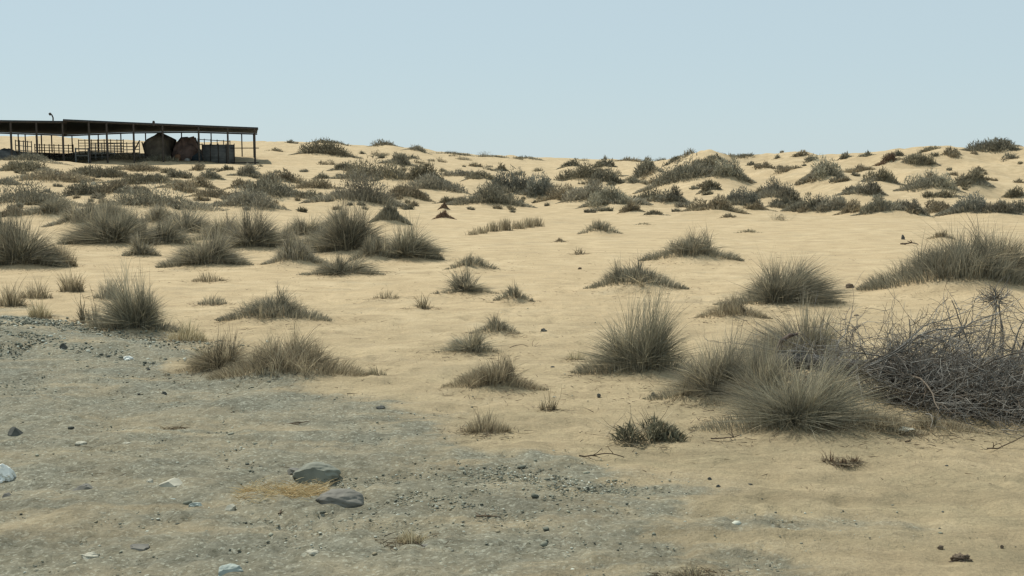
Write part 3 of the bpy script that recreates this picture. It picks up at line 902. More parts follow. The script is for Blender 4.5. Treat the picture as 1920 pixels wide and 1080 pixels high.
# broken reddish stub at the butt
sp = [tr[0] + np.array([.0, 0, .05]), tr[0] + np.array([.03, -.05, .20]), tr[0] + np.array([.10, -.1, .27]), tr[0] + np.array([.17, -.12, .285])]
v, q = tube(sp, [.035, .024, .02, .010], 7)
o = link_mesh('broken_stub', v, 4, q, noisy_mat('stub_wood', (.06, .045, .038), (.13, .095, .08), 14, .9, .5, .01), dead, smooth=True)
lst_b, lst_t = [], []
GW = [(.115, .105, .09), (.165, .158, .142), (.30, .285, .255), (.14, .115, .088)]
xr = te[0]
for i in range(95):
    s = rng.uniform(.45, 1.12)
    p = tr[min(13, int(s * 13))] + rng.normal(size=3) * np.array([.15, .2, .03]) + np.array([max(0, s - .9) * 1.2, 0, 0])
    a = rng.normal() * .9
    d = np.array([math.cos(a) * .9, math.sin(a) * .75, rng.uniform(-.05, .42)]); d /= np.linalg.norm(d)
    L = rng.uniform(.45, 1.25)
    pts, d2 = walk(p, d, L, 8, .13, .04, .02, c)
    lst_b.append((pts, np.linspace(.011, .004, 9) * rng.uniform(.5, 1.2), GW[(0, 1, 3)[i % 3]]))
    for j in range(15):
        k = rng.integers(1, 9); dd = d + rng.normal(size=3) * .8; dd[2] = dd[2] * .6 + .1; dd /= np.linalg.norm(dd)
        pt2, d3 = walk(pts[k], dd, rng.uniform(.2, .6), 6, .17, .02, .01, c)
        lst_t.append((pt2, np.linspace(.0036, .0014, 7), GW[rng.integers(0, 4)]))
        for m_ in range(4):
            k2 = rng.integers(1, 7); d4 = dd + rng.normal(size=3) * 1.0; d4 /= np.linalg.norm(d4)
            pt3, _ = walk(pt2[k2], d4, rng.uniform(.08, .28), 4, .2, .0, .005, c)
            lst_t.append((pt3, np.linspace(.0022, .0010, 5), GW[rng.integers(0, 4)]))
# ground-hugging skirt of the crown and reaching bare branches
for i in range(3600):
    if i % 5 == 0: x = te[0] * rng.uniform(.05, .9); y = te[1] * x / te[0] + rng.normal() * .13
    else: x = te[0] * .58 + rng.random() ** .8 * 1.7; y = te[1] * .75 + rng.normal() * .42
    a = rng.random() * 6.28; d = np.array([math.cos(a), math.sin(a) * .6, rng.uniform(-.1, .9)]); d /= np.linalg.norm(d)
    z = float(gz(c, np.array(x), np.array(y))) + abs(rng.normal()) * .15
    pt, _ = walk(np.array([x, y, z]), d, rng.uniform(.10, .34), 4, .2, .02, .005, c)
    lst_t.append((pt, np.linspace(.0030, .0012, 5), GW[rng.integers(0, 4)]))
for (x, zt, lean) in [(1690, 590, -.15), (1765, 596, .05), (1835, 540, .1), (1870, 560, -.1), (1900, 575, .2), (1725, 640, -.5), (1655, 650, -.6), (1600, 640, -.8), (1885, 480, -.7), (1915, 520, .3), (1800, 620, .35)]:
    q0 = at(x - lean * 60, 735, H=H) - c
    hgt = (735 - zt) * tb[1] / F * .8
    pts, _ = walk(np.array([q0[0], q0[1], .1]), np.array([lean * .6, 0, 1.0]), hgt, 9, .09, 0, .02, c)
    lst_b.append((pts, np.linspace(.011, .004, 10), GW[0]))
    for j in range(9):
        k = rng.integers(3, 10); dd = rng.normal(size=3); dd[2] = abs(dd[2]) * .6; dd /= np.linalg.norm(dd)
        pt2, _ = walk(pts[k], dd, rng.uniform(.12, .4), 5, .25, 0, .01, c)
        lst_t.append((pt2, np.linspace(.004, .0018, 6), GW[rng.integers(0, 2)]))
V, Q, C = tubes_geo(lst_b, 5); link_mesh('branches', V, 4, Q, M_TWIG, dead, C)
V, Q, C = tubes_geo(lst_t, 3); link_mesh('twigs', V, 4, Q, M_TWIG, dead, C)

# twig ball on thin stalks above the crown
p = at(1862, 655, H=H); z0 = p[2]; cc = p.copy()
ball = empty('dry_weed', cc)
tag(ball, 'thin weed with a tangled twig ball on top, rising behind the dead tree crown', 'dry plant')
top = (655 - 560) * p[1] / F
lst = []
for k in range(3):
    pts, _ = walk(np.array([(k - 1) * .09, 0, 0]), np.array([(1 - k) * .1, 0, 1.0]), top, 7, .05, 0, 0, cc)
    lst.append((pts, np.linspace(.008, .005, 8), (.12, .11, .09)))
V, Q, C = tubes_geo(lst, 4); link_mesh('stems', V, 4, Q, M_TWIG, ball, C)
lst = []
for k in range(170):
    v_ = rng.normal(size=3); v_ /= np.linalg.norm(v_)
    s0 = np.array([0, 0, top]) + v_ * rng.random() * np.array([.17, .12, .09])
    pts, _ = walk(s0, v_ + np.array([0, 0, .3]), rng.uniform(.06, .22), 4, .35, 0, 0, cc)
    lst.append((pts, np.linspace(.004, .002, 5), GW[rng.integers(0, 4)]))
V, Q, C = tubes_geo(lst, 3); link_mesh('twig_ball', V, 4, Q, M_TWIG, ball, C)

# loose twigs lying on the sand
def loose_twig(px, py, lpx, ang, label, rad=.006):
    p = at(px, py, H=H); L = lpx * p[1] / F
    pts, _ = walk(np.array([-L / 2, 0, .015]), np.array([math.cos(ang), math.sin(ang), .05]), L, 8, .2, .03, rad, p)
    lst = [(pts, np.linspace(rad, rad * .5, 9), (.10, .075, .05))]
    for j in range(4):
        k = rng.integers(1, 8); d = rng.normal(size=3); d[2] = abs(d[2]) * .4; d /= np.linalg.norm(d)
        pt, _ = walk(pts[k], d, L * .3, 4, .25, .02, .004, p); lst.append((pt, np.linspace(rad * .6, rad * .3, 5), (.12, .09, .06)))
    V, Q, C = tubes_geo(lst, 4)
    o = link_mesh('fallen_twig', V, 4, Q, M_TWIG, None, C); o.location = p.tolist()
    tag(o, label, 'twig', 'loose twigs on the sand')
loose_twig(1362, 826, 60, -.5, 'crooked dark twig lying between the leafy shrub and the biggest clump')
loose_twig(1130, 858, 90, .1, 'thin curling twig trailing left of the leafy shrub')
loose_twig(1712, 832, 30, .4, 'short dark twig cluster on the sand below the dead tree')
loose_twig(920, 972, 56, -.3, 'dark crooked twig lying on the front gravel, centre')
loose_twig(535, 968, 26, 1.0, 'small hooked dark twig below the two big grey rocks')
loose_twig(1895, 845, 90, .1, 'long thin twig on the sand at the right edge below the dead tree')
loose_twig(1705, 459, 34, .1, 'dark twig imitating a flat shadow on the far sand left of the widest grass mound', .022)  # dark twig geometry standing in for a flat shadow beside the stub
loose_twig(560, 800, 60, .15, 'faint dry twig on the gravel in front of the wide brown tuft', .005)
loose_twig(985, 655, 60, .2, 'thin twig half buried in the central sand', .004)
p = at(1693, 449, H=H)
v, q = tube([[0, 0, -.02], [.0, 0, .05], [-.01, 0, .09], [-.015, 0, .12]], [.05, .045, .03, .012], 7)
o = link_mesh('wood_stub', v, 4, q, M_BARK, smooth=True); o.location = p.tolist()
tag(o, 'small dark upright wood stub on the far sand beside the twig-shaped shadow', 'wood stub')

# ------------------------------------------------------------------ stones
def ico(sub):
    t = (1 + 5 ** .5) / 2
    v = [(-1,t,0),(1,t,0),(-1,-t,0),(1,-t,0),(0,-1,t),(0,1,t),(0,-1,-t),(0,1,-t),(t,0,-1),(t,0,1),(-t,0,-1),(-t,0,1)]
    f = [(0,11,5),(0,5,1),(0,1,7),(0,7,10),(0,10,11),(1,5,9),(5,11,4),(11,10,2),(10,7,6),(7,1,8),(3,9,4),(3,4,2),(3,2,6),(3,6,8),(3,8,9),(4,9,5),(2,4,11),(6,2,10),(8,6,7),(9,8,1)]
    v = [np.array(a, float) / np.linalg.norm(a) for a in v]
    for _ in range(sub):
        mid = {}; nf = []
        def m(a, b):
            k = (min(a, b), max(a, b))
            if k not in mid:
                p = v[a] + v[b]; v.append(p / np.linalg.norm(p)); mid[k] = len(v) - 1
            return mid[k]
        for a, b, c_ in f:
            x, y, z = m(a, b), m(b, c_), m(c_, a); nf += [(a, x, z), (b, y, x), (c_, z, y), (x, y, z)]
        f = nf
    return np.array(v), np.array(f)
I0, F0 = ico(0); I1, F1 = ico(1); I4, F4 = ico(4)

def pebbles(name, X, Y, S, cols, base=(I0, F0), flat=.5, label=None, cat=None):
    B, Fc = base; N = len(X)
    Z = H(X, Y)
    ax = rng.uniform(.6, 1.3, (N, 3)); ax[:, 2] *= flat
    J = B[None] * (1 + rng.normal(size=(N, len(B), 1)) * .16) * ax[:, None, :] * S[:, None, None]
    a = rng.random(N) * 6.28; ca, sa = np.cos(a)[:, None], np.sin(a)[:, None]
    x = J[:, :, 0] * ca - J[:, :, 1] * sa; y = J[:, :, 0] * sa + J[:, :, 1] * ca
    V = np.stack([x + X[:, None], y + Y[:, None], J[:, :, 2] + (Z + S * .22)[:, None]], -1).reshape(-1, 3)
    Fx = (Fc[None] + (np.arange(N) * len(B))[:, None, None]).reshape(-1, 3)
    C = np.repeat(cols, len(B), 0)
    o = link_mesh(name, V, 3, Fx, M_PEB, None, C)
    tag(o, label, cat, kind='stuff'); return o

GC = np.array([(.11,.115,.09), (.17,.175,.135), (.25,.25,.19), (.42,.43,.36), (.24,.21,.14), (.085,.09,.075)])
N = 60000
X = rng.uniform(-6.5, 3.2, N); Y = 5.5 + rng.random(N) ** 1.3 * 12
g = gravel_mask(X, Y); cl = sstep(-.5, .9, fbm(X * .8, Y * 1.1, 91, 3))
k = rng.random(N) < (g * (.25 + .75 * cl)) * .9 + .012
X, Y = X[k], Y[k]
S = .0035 + .009 * rng.random(len(X)) ** 3.5
S = np.where(rng.random(len(X)) < .035, S * 2.3, S)
pebbles('gravel', X, Y, S, GC[rng.choice(6, len(X), p=[.18, .28, .24, .13, .11, .06])] * rng.uniform(.8, 1.2, (len(X), 1)),
        label='loose grey gravel strewn over the front left ground', cat='gravel')
# heap at the left edge and the pebbly bank right of it
N = 5200
X = HEAP[0] - .3 + rng.normal(size=N) * .85; Y = HEAP[1] - .25 + rng.normal(size=N) * .75
X2 = rng.uniform(-6.2, -3.0, 1500); Y2 = 13.3 + rng.normal(size=1500) * .55
X = np.concatenate([X, X2]); Y = np.concatenate([Y, Y2])
S = .006 + .017 * rng.random(len(X)) ** 3.2
pebbles('gravel_heap', X, Y, S, GC[rng.choice(6, len(X), p=[.26, .28, .18, .1, .08, .1])] * rng.uniform(.8, 1.2, (len(X), 1)), flat=.75,
        label='low heap of coarse grey gravel at the left edge', cat='gravel heap')
# rubble streaks along the gravel edge: (930,890)-(1170,925) and right of the two rocks
def streak(name, a, b, n, spr, label):
    p, q = at(*a, H=H), at(*b, H=H); t = rng.random(n)
    X = p[0] + (q[0] - p[0]) * t + rng.normal(size=n) * spr; Y = p[1] + (q[1] - p[1]) * t + rng.normal(size=n) * spr * .8
    S = .003 + .010 * rng.random(n) ** 3
    pebbles(name, X, Y, S, GC[rng.choice(6, n, p=[.22, .30, .24, .10, .10, .04])] * rng.uniform(.8, 1.3, (n, 1)), label=label, cat='gravel')
streak('rubble', (900, 884), (1170, 925), 1100, .16, 'streak of small grey rubble along the sand edge in front')
streak('rubble', (650, 900), (900, 950), 900, .2, 'streak of grey rubble trailing right from the two big rocks')

M_ROCKD = noisy_mat('dark_rock', (.055, .058, .05), (.12, .12, .105), 9, .85, .5, .01)
M_ROCKG = noisy_mat('green_grey_rock', (.15, .155, .125), (.225, .23, .185), 7, .8, .4, .01)
M_ROCKS = noisy_mat('slate_rock', (.12, .115, .098), (.19, .18, .152), 8, .7, .35, .008)
M_ROCKP = noisy_mat('pale_rock', (.30, .285, .225), (.48, .46, .37), 8, .85, .4, .01)
M_ROCKW = noisy_mat('white_scrap', (.62, .63, .58), (.85, .86, .80), 10, .7, .4, .01)
M_ROCKB = noisy_mat('bluish_stone', (.24, .275, .25), (.38, .42, .38), 9, .8, .4, .01)
M_CLOD = noisy_mat('brown_clod', (.10, .075, .055), (.19, .15, .105), 20, .95, .9, .02)
def rock(name, px, py, w, h, mat, label, cat='rock', dep=.8, rough=.22, fr=1.6, seed=0, group='stones on the front ground', wedge=0, sink=.75, sharp=0):
    p = at(px, py, H=H); s = p[1] / F
    if w < 16: w *= .8; h *= .75
    rx, rz = w * s / 2, h * s * 1.08 / (2 - sink); ry = rx * dep
    B = I4.copy()
    n_ = fbm(B[:, 0] * fr + seed, B[:, 1] * fr + B[:, 2] * fr * 1.3 + seed * 2, 100 + seed, 4)
    B = B * (1 + rough * n_)[:, None]
    if sharp:                                        # chisel flat facets
        for _ in range(sharp):
            d = rng.normal(size=3); d[2] = abs(d[2]); d /= np.linalg.norm(d); h_ = rng.uniform(.55, .85)
            t = B @ d; B = B - np.maximum(t - h_, 0)[:, None] * d[None]
    B = B * np.array([rx, ry, rz])
    if wedge: B[:, 2] *= 1 + wedge * B[:, 0] / rx
    B[:, 2] += rz * (1 - sink)
    B[:, 2] = np.maximum(B[:, 2], -rz * .8)
    o = link_mesh(name, B, 3, F4, mat, None, smooth=True)
    o.location = (p[0] , p[1] + ry * .5, p[2] - .004)
    tag(o, label, cat, group)
    return o
rock('dark_rock', 26, 818, 32, 18, M_ROCKD, 'dark grey rock on the gravel near the left edge', seed=1, sharp=6)
rock('white_stone', 6, 898, 40, 26, M_ROCKW, 'crumpled white lump at the left edge of the gravel', 'litter', seed=2, sharp=5, rough=.45, fr=3)
rock('white_stone', 24, 893, 12, 8, M_ROCKW, 'small white chip right of the crumpled white lump', 'stone', seed=12)
rock('wedge_stone', 152, 923, 46, 14, M_ROCKS, 'grey wedge-shaped stone with a dark right end', seed=3, wedge=.6, sharp=8)
rock('pale_stone', 318, 916, 50, 20, M_ROCKP, 'pale flat-topped stone on the gravel left of the straw', seed=4, sharp=8)
rock('pale_stone', 280, 908, 16, 9, M_ROCKP, 'little pale stone just left of the flat-topped pale stone', 'stone', seed=14)
rock('green_grey_rock', 592, 902, 92, 28, M_ROCKG, 'green-grey smooth rock, the upper of the two big front rocks', seed=5, rough=.14, sharp=3)
rock('green_grey_rock', 548, 887, 32, 10, M_ROCKS, 'thin dark stone slab leaning on the green-grey rock', seed=15, sharp=5)
rock('slate_rock', 638, 948, 88, 28, M_ROCKS, 'smooth dark slate-coloured rock, the lower of the two big front rocks', seed=6, rough=.12)
rock('earth_clod', 1805, 1057, 38, 15, M_CLOD, 'dark brown earth clod on the sand at the lower right', 'clod', seed=7, rough=.3, fr=3)
rock('bluish_stone', 428, 1082, 60, 20, M_ROCKB, 'pale bluish stone cut by the bottom frame edge', seed=8, sharp=6)
rock('bluish_stone', 367, 952, 30, 12, M_ROCKB, 'small bluish white stone below the pale flat-topped stone', 'stone', seed=9, sharp=5)
rock('bluish_stone', 318, 943, 24, 7, M_ROCKB, 'thin bluish white chip left of the small bluish stone', 'stone', seed=10)
rock('pale_stone', 430, 958, 22, 14, M_ROCKP, 'small pale stone left of the straw patch', 'stone', seed=11, sharp=4)
rock('slate_rock', 14, 936, 22, 12, M_ROCKS, 'small dark stone near the white lump at the left edge', 'stone', seed=16, sharp=5)
rock('pale_stone', 150, 833, 22, 5, M_ROCKP, 'thin white chip in the gravel right of the dark rock', 'stone', seed=17)
rock('pale_stone', 236, 836, 20, 6, M_ROCKP, 'thin white chip further right on the grey gravel', 'stone', seed=18)
rock('pale_stone', 128, 962, 24, 6, M_ROCKP, 'thin white chip below the wedge-shaped stone', 'stone', seed=19)
rock('pale_stone', 96, 1007, 22, 7, M_ROCKP, 'white chip low in the left corner gravel', 'stone', seed=20)
rock('pale_stone', 147, 1005, 22, 7, M_ROCKP, 'white chip right of the one in the left corner gravel', 'stone', seed=21)
rock('slate_rock', 258, 1030, 40, 10, M_ROCKS, 'flat dark stone in the lower left gravel', 'stone', seed=22, sharp=5)
rock('pale_stone', 165, 1046, 34, 8, M_ROCKP, 'flat pale stone near the bottom of the left gravel', 'stone', seed=23)
rock('pale_stone', 585, 1044, 34, 12, M_ROCKP, 'small pale stone on a sandy patch in the lower middle', 'stone', seed=24)
rock('slate_rock', 798, 1028, 22, 7, M_ROCKS, 'small dark stone beside the straw stubble tuft', 'stone', seed=25)
rock('dark_rock', 307, 740, 12, 8, M_ROCKD, 'tiny black stone on the bank right of the gravel heap', 'stone', seed=26)
rock('dark_rock', 118, 655, 16, 12, M_ROCKD, 'black stone at the right foot of the gravel heap', 'stone', seed=27, sharp=4)
rock('dark_rock', 278, 697, 10, 8, M_ROCKD, 'tiny black stone on the pebbly bank', 'stone', seed=28)
rock('pale_stone', 240, 675, 20, 7, M_ROCKW, 'small bright white stone on top of the pebbly bank', 'stone', seed=29)
rock('dark_rock', 714, 768, 20, 7, M_ROCKD, 'small dark stone on the gravel edge below the wide brown tuft', 'stone', seed=30)
rock('dark_rock', 1123, 742, 9, 6, M_ROCKD, 'tiny dark stone left in front of the large rounded tuft', 'stone', seed=31)
rock('dark_rock', 1225, 741, 11, 7, M_ROCKD, 'tiny dark stone right in front of the large rounded tuft', 'stone', seed=32)
rock('dark_rock', 1331, 901, 10, 8, M_ROCKD, 'tiny dark stone on the front sand, left of a pair', 'stone', seed=33)
rock('dark_rock', 1347, 913, 10, 7, M_ROCKD, 'tiny dark stone on the front sand, right of a pair', 'stone', seed=34)
rock('dark_rock', 1775, 878, 10, 8, M_ROCKD, 'tiny dark stone alone on the right front sand', 'stone', seed=35)
rock('dark_rock', 1407, 911, 12, 6, M_ROCKD, 'tiny dark flat stone below the three dead weeds', 'stone', seed=36)
rock('dark_rock', 1764, 1028, 14, 7, M_CLOD, 'small brown clod above left of the big earth clod', 'clod', seed=37)
rock('dark_rock', 1688, 1053, 9, 7, M_CLOD, 'tiny ochre clod left of the big earth clod', 'clod', seed=38)
rock('dark_rock', 1879, 1026, 8, 7, M_CLOD, 'tiny dark clod above right of the big earth clod', 'clod', seed=39)
rock('dark_rock', 1020, 621, 14, 6, M_ROCKD, 'tiny dark stone right of the small dark domed tuft', 'stone', seed=40)
rock('dark_rock', 1036, 691, 11, 6, M_ROCKD, 'tiny dark stone above right of the wide double tuft', 'stone', seed=41)
rock('dark_rock', 1087, 505, 8, 5, M_CLOD, 'tiny pale brown clod below the tiny brown sprig', 'clod', seed=42)
rock('dark_rock', 1594, 540, 16, 8, M_CLOD, 'small brown clod on the sand left of the widest grass mound', 'clod', seed=43)
rock('dark_rock', 1606, 594, 12, 6, M_CLOD, 'tiny brown clod above the fallen trunk', 'clod', seed=44)
rock('sunlit_strip', 1690, 806, 50, 5, M_ROCKP, 'whitish flat slab imitating a sunlit strip of sand under the dead tree crown', 'litter', seed=45, sharp=4)  # pale slab added to imitate sunlight on a strip of sand
rock('white_box', 104, 331, 16, 9, M_ROCKW, 'small white lump on the slope in front of the shed', 'litter', seed=46, sharp=5)
rock('pale_stone', 175, 347, 12, 7, M_ROCKP, 'pale stone on top of a dark shrub on the left slope', 'stone', seed=47)

# straw lying by the two rocks
p = at(530, 928, H=H); s = p[1] / F
n_ = 900
x = rng.uniform(-1, 1, n_) * 80 * s; y = rng.normal(size=n_) * 9 * s * 3
a = rng.normal(size=n_) * .5 + (rng.random(n_) < .5) * math.pi; L = rng.uniform(.03, .13, n_)
r0 = np.stack([x, y, gz(p, x, y) + rng.random(n_) * .03], 1)
tp = r0 + np.stack([np.cos(a) * L, np.sin(a) * L, rng.uniform(-.01, .05, n_)], 1)
cs = np.array([(.50, .38, .20), (.38, .27, .13), (.60, .50, .30)])[rng.integers(0, 3, n_)]
V, Q, C = blades(r0, tp, np.full(n_, .0045), cs, 2, .1, 1)
o = link_mesh('straw_patch', V, 4, Q, M_GRASS, None, C); o.location = p.tolist()
tag(o, 'patch of flattened yellow straw on the gravel left of the slate rock', 'straw')

# ------------------------------------------------------------------ livestock shed
M_NET = noisy_mat('shade_net', (.020, .030, .037), (.034, .047, .056), 3, .85, .4, .02)
M_POST = noisy_mat('rusty_post', (.035, .032, .028), (.075, .06, .05), 8, .7, .3, .01)
M_PIPE = noisy_mat('pale_pipe', (.24, .24, .22), (.36, .35, .32), 8, .6, .2, .01)
def boxes(lst):
    V, Q = [], []; o = 0
    for (x0, y0, z0, x1, y1, z1) in lst:
        V += [(x0,y0,z0),(x1,y0,z0),(x1,y1,z0),(x0,y1,z0),(x0,y0,z1),(x1,y0,z1),(x1,y1,z1),(x0,y1,z1)]
        Q += [[o+a for a in f] for f in ((0,3,2,1),(4,5,6,7),(0,1,5,4),(1,2,6,5),(2,3,7,6),(3,0,4,7))]; o += 8
    return np.array(V, float), np.array(Q)
NE = [(-260, 226, 85), (-60, 225.5, 87.5), (125, 228, 91)]                      # near edge, left canopy
NE2 = [(118, 224.5, 90.6), (240, 230, 93), (360, 235, 94.8), (484, 240, 96.5)]  # near edge, right canopy
BE = [(-260, 246, 112), (-60, 246, 112), (125, 252.5, 112)]
BE2 = [(118, 253.5, 112.3), (240, 248, 112), (360, 246.5, 111), (482, 250, 109)]
shed_p = at(484, 308, H=H)
c = np.array([shed_p[0], 96.5, 0.0]); c[2] = float(H(np.array([c[0]]), np.array([c[1]]))[0])
shed = empty('livestock_shed', c)
tag(shed, 'long open livestock shed with a flat black canopy on thin posts at the far left', 'shed')
def canopy(ne, be, name):
    A = np.array([P(*q) for q in ne]) - c; B = np.array([P(*q) for q in be]) - c
    n = 25; m = 9
    ta = np.linspace(0, 1, n)
    def interp(pts):
        tx = (pts[:, 0] - pts[0, 0]) / (pts[-1, 0] - pts[0, 0])
        return np.stack([np.interp(ta, tx, pts[:, k]) for k in range(3)], 1)
    A, B = interp(A), interp(B)
    s = np.linspace(0, 1, m)
    G = A[:, None] * (1 - s)[None, :, None] + B[:, None] * s[None, :, None]
    G[..., 2] -= .10 * np.abs(np.sin(ta * math.pi * 6))[:, None] * np.sin(s * math.pi)[None]
    T = G.copy(); T[..., 2] += .05
    V = np.concatenate([G.reshape(-1, 3), T.reshape(-1, 3)])
    i = np.arange(n * m).reshape(n, m); o = n * m; Q = []
    q = np.stack([i[:-1, :-1], i[:-1, 1:], i[1:, 1:], i[1:, :-1]], -1).reshape(-1, 4)
    Q = [q, (q + o)[:, ::-1]]
    for e in (i[:, 0], i[:, -1], i[0], i[-1]):
        Q.append(np.stack([e[:-1], e[1:], e[1:] + o, e[:-1] + o], 1))
    ob = link_mesh(name, V, 4, np.concatenate(Q), M_NET, shed)
    # edge beams carrying the net
    for E, hh_ in ((A, .16), (B, .12)):
        v, q = tube(E - np.array([0, 0, .07]), hh_ / 2, 4)
        link_mesh('edge_beam', v, 4, q, M_POST, shed)
    return A, B
A1, B1 = canopy(NE, BE, 'canopy')
A2, B2 = canopy(NE2, BE2, 'canopy')
def edge_z(x, A1, A2, off):
    E = A2 if x >= A2[0, 0] else A1
    return np.interp(x, E[:, 0], E[:, 2]) - off, np.interp(x, E[:, 0], E[:, 1])
def post(px, row, th=.05):
    E1, E2 = (A1, A2) if row == 'near' else (B1, B2)
    # solve x at that column
    for it in range(4):
        d = 92 if it == 0 else c[1] + yy
        x = (px - 960) / F * d * 1.0 - c[0]
        zz, yy = edge_z(x, E1, E2, .05)
    g = float(H(np.array([x + c[0]]), np.array([yy + c[1]]))[0]) - c[2]
    v, q = tube([[x, yy, g - .3], [x, yy, (g + zz) / 2], [x, yy, zz]], th, 6)
    link_mesh('post', v, 4, q, M_POST, shed)
    return x, yy, g, zz
for px in (-70, 27, 75, 124, 173, 206, 256, 310, 377, 431, 481): post(px, 'near', .075)
for px in (-20, 41, 54, 84, 103, 141, 190, 232, 278, 345, 400, 457, 479): post(px, 'back', .055)
# mid rails at the open end
lst = []
for zr in (1.25, .12):
    x0, y0, g0, z0 = (P(437, 279, 98)[0] - c[0], 0.5, 0, 0)
    lst.append(([[x0, y0, zr], [(x0 - 0) / 2, .25, zr], [0, 0, zr]], .035, (1, 1, 1)))
V, Q, C = tubes_geo(lst, 5); link_mesh('end_rail', V, 4, Q, M_POST, shed)
# swan-neck lamp and small vent standing on the canopy
def P2(px, py, d): return P(px, py, d) - c
pts = [P2(99.5, 228, 90.5), P2(99.5, 221, 90.5), P2(98, 217, 90.5), P2(95.5, 213.5, 90.5), P2(93, 212, 90.5)]
lamp = link_mesh('roof_lamp_arm', *(lambda vq: (vq[0], 4, vq[1]))(tube(pts, [.05, .05, .05, .05, .05], 6)), M_POST, shed)
v, q = tube([P2(96, 213.5, 90.5), P2(94, 214, 90.5), P2(91.5, 213, 90.5)], [.05, .13, .05], 8); link_mesh('lamp_head', v, 4, q, M_POST, lamp)
v, q = tube([P2(288, 236, 93.6), P2(288, 229, 93.6), P2(288, 226.5, 93.6)], [.10, .10, .07], 8); link_mesh('roof_vent', v, 4, q, M_POST, shed)

# stock pens of pipe rails behind the posts
def pen(px0, px1, d, base, top, nrail, npost, mat, label, rad=.03):
    a, b = P(px0, base, d), P(px1, base, d)
    a[2] = float(H(np.array([a[0]]), np.array([d]))[0]); b[2] = float(H(np.array([b[0]]), np.array([d]))[0])
    hgt = (base - top) * d / F
    e = empty('pen_fence', a); tag(e, label, 'fence', 'pipe pens inside the shed')
    V = b - a
    for k in range(nrail):
        z = hgt * (k + 1) / nrail
        v, q = tube([[0, 0, z], V / 2 + [0, 0, z], V + [0, 0, z]], rad, 5); link_mesh('rail', v, 4, q, mat, e)
    for k in range(npost):
        s = V * k / (npost - 1)
        v, q = tube([s + [0, 0, -.2], s + [0, 0, hgt / 2], s + [0, 0, hgt + .08]], rad * 1.3, 5); link_mesh('post', v, 4, q, mat, e)
pen(142, 166, 95, 297, 272, 2, 2, M_PIPE, 'pale framed gate of the pen near the canopy step', .05)
pen(168, 262, 97, 298, 268, 5, 9, M_PIPE, 'long grey rail pen left of the peaked tarp tent')
pen(30, 60, 95, 296, 262, 4, 5, M_PIPE, 'grey rail pen at the left end of the shed')
pen(66, 138, 99, 296, 270, 5, 9, M_POST, 'dark rail pen between the grey pen and the framed gate')
pen(372, 432, 101, 300, 262, 4, 6, M_PIPE, 'pale rail fence seen above the dark screen')
pen(148, 232, 110, 288, 262, 5, 8, M_POST, 'dark low rail pen far at the back of the shed')

def prism(name, pts, d, depth, mat, label, cat, jit=.06, sub=1, mat_child=None):
    """solid body with an irregular outline facing the track, real depth behind"""
    a = np.array([P(px, py, d) for px, py in pts]); o = a.mean(0); o[2] = a[:, 2].min(); o[1] = d
    base = float(H(np.array([o[0]]), np.array([d]))[0])
    n = len(a); rows = 6; V = []
    for k in range(rows):
        t = k / (rows - 1); sc = 1 - .18 * (2 * t - 1) ** 2
        mid_ = a.mean(0)
        r_ = a.copy(); r_[:, 0] = mid_[0] + (a[:, 0] - mid_[0]) * sc
        r_[:, 2] = base + (a[:, 2] - base) * (sc ** .6); r_[:, 2] = np.where(a[:, 2] <= a[:, 2].min() + .15, base - .2, r_[:, 2])
        r_[:, 1] = d + depth * t
        r_ += rng.normal(size=r_.shape) * jit
        V.append(r_)
    V = np.array(V)
    cen = np.array([V[0].mean(0), V[-1].mean(0)])
    VV = np.concatenate([V.reshape(-1, 3), cen]) - o
    T = []
    for k in range(rows - 1):
        for j in range(n):
            j2 = (j + 1) % n; A_, B_, C_, D_ = k*n+j, k*n+j2, (k+1)*n+j2, (k+1)*n+j
            T += [(A_, B_, C_), (A_, C_, D_)]
    for j in range(n):
        T.append((rows*n, (j+1) % n, j)); T.append((rows*n+1, (rows-1)*n+j, (rows-1)*n+(j+1) % n))
    ob = link_mesh(name, VV, 3, T, mat); ob.location = o.tolist()
    tag(ob, label, cat); return ob
M_TARP = noisy_mat('brown_tarp', (.12, .105, .085), (.24, .21, .165), 1.5, .85, .8, .1)
M_RED = noisy_mat('reddish_tarp', (.14, .10, .085), (.36, .25, .21), 1.2, .85, .8, .1)
M_SCR = noisy_mat('dark_screen', (.10, .105, .105), (.17, .175, .17), 2, .8, .3, .03, stretch=(1, 1, 3))
prism('tarp_tent', [(268,299),(267,280),(262,264),(266,263),(274,256),(284,253),(290,248),(297,253),(306,255),(313,261),(311,280),(315,299)], 97.5, 3.5, M_TARP,
      'dark brown tarp tent with a peaked top under the shed canopy', 'tent', .05)
prism('tarp_heap', [(318,302),(316,284),(321,270),(330,267),(333,257),(339,260),(345,258),(352,263),(359,267),(363,279),(370,287),(376,305)], 98.5, 2.6, M_RED,
      'reddish tarp-covered heap between the tarp tent and the screen', 'heap', .14)
prism('black_sheet', [(354,306),(360,292),(366,287),(374,284),(380,292),(383,306)], 97.2, 1.2, M_NET, 'black draped sheet at the foot of the reddish heap', 'sheet', .07)
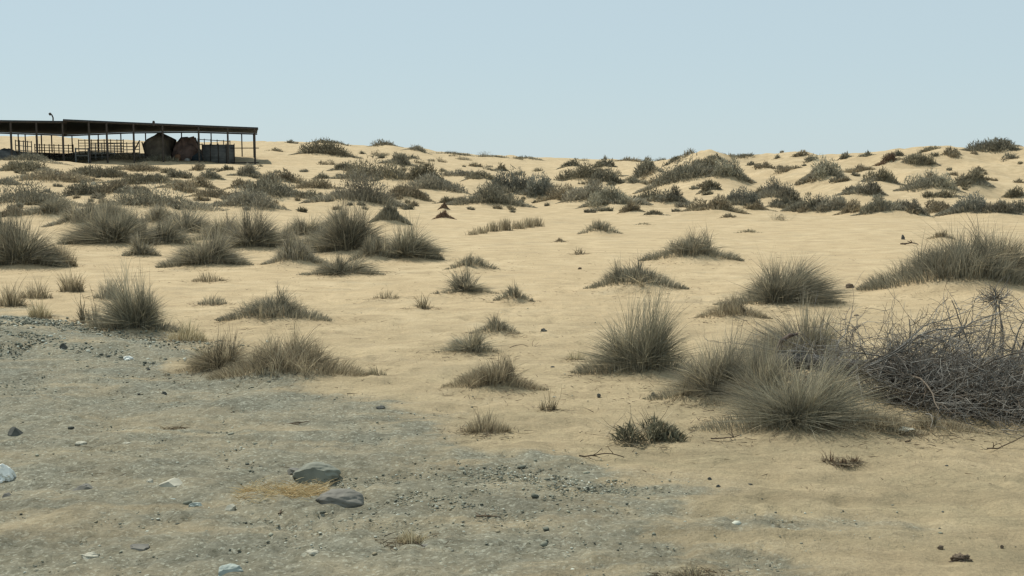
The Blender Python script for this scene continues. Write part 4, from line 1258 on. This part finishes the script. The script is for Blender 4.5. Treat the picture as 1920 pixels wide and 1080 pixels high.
prism('rust_drum', [(327,303),(327,291),(329,289),(335,289),(337,291),(337,303)], 97.0, .45, noisy_mat('rusty_steel', (.16, .08, .04), (.30, .17, .10), 5, .8, .4, .02),
      'small rusty brown drum in front of the reddish heap', 'drum', .01)
prism('feed_sack', [(303,303),(302,296),(306,293),(311,294),(313,303)], 96.6, .5, M_PIPE, 'pale slumped sack in front of the tarp tent', 'sack', .02)
prism('feed_sack', [(346,305),(345,299),(349,296),(354,298),(355,305)], 96.5, .5, M_PIPE, 'pale slumped sack in front of the reddish heap', 'sack', .02)
# leaning poles round the tent
for (xa, ya, xb, yb, lab) in [(243,299,262,263,'thin pole leaning right against the left side of the tarp tent'), (276,300,266,266,'thin pole leaning left in front of the tarp tent'),
                              (384,292,366,258,'thin pole leaning left over the black draped sheet')]:
    a_, b_ = P(xa, ya, 96.8), P(xb, yb, 97.0)
    a_[2] = float(H(np.array([a_[0]]), np.array([a_[1]]))[0]) - .1
    v, q = tube([a_ - a_, (b_ - a_) / 2, b_ - a_], .05, 5); o = link_mesh('leaning_pole', v, 4, q, M_POST); o.location = a_.tolist()
    tag(o, lab, 'pole', 'poles leaning in the shed')
# screen with frame
a = at(380, 307.5, H=H); a[1] = min(a[1], 97.4)
sp0, sp1 = P(380, 306, 97.4), P(438, 307, 97.0)
sz = float(H(np.array([sp0[0]]), np.array([97.3]))[0]); e = empty('screen_wall', (sp0[0], 97.4, sz))
tag(e, 'dark grey sheet screen standing upright beside the shed end bay', 'screen')
Lx = sp1[0] - sp0[0]
v, q = boxes([(0, 0, -.2, Lx, .06, 1.28)]); link_mesh('panel', v, 4, q, M_SCR, e)
v, q = boxes([(k * Lx / 4 - .03, -.05, -.2, k * Lx / 4 + .03, -.003, 1.36) for k in range(5)] ); link_mesh('frame', v, 4, q, M_POST, e)
prism('dark_trough', [(-14,299),(-12,284),(0,279),(12,282),(20,290),(22,299)], 90, 2, M_SCR, 'dark rounded bulky object in the shed at the left frame edge', 'bulky object', .05)
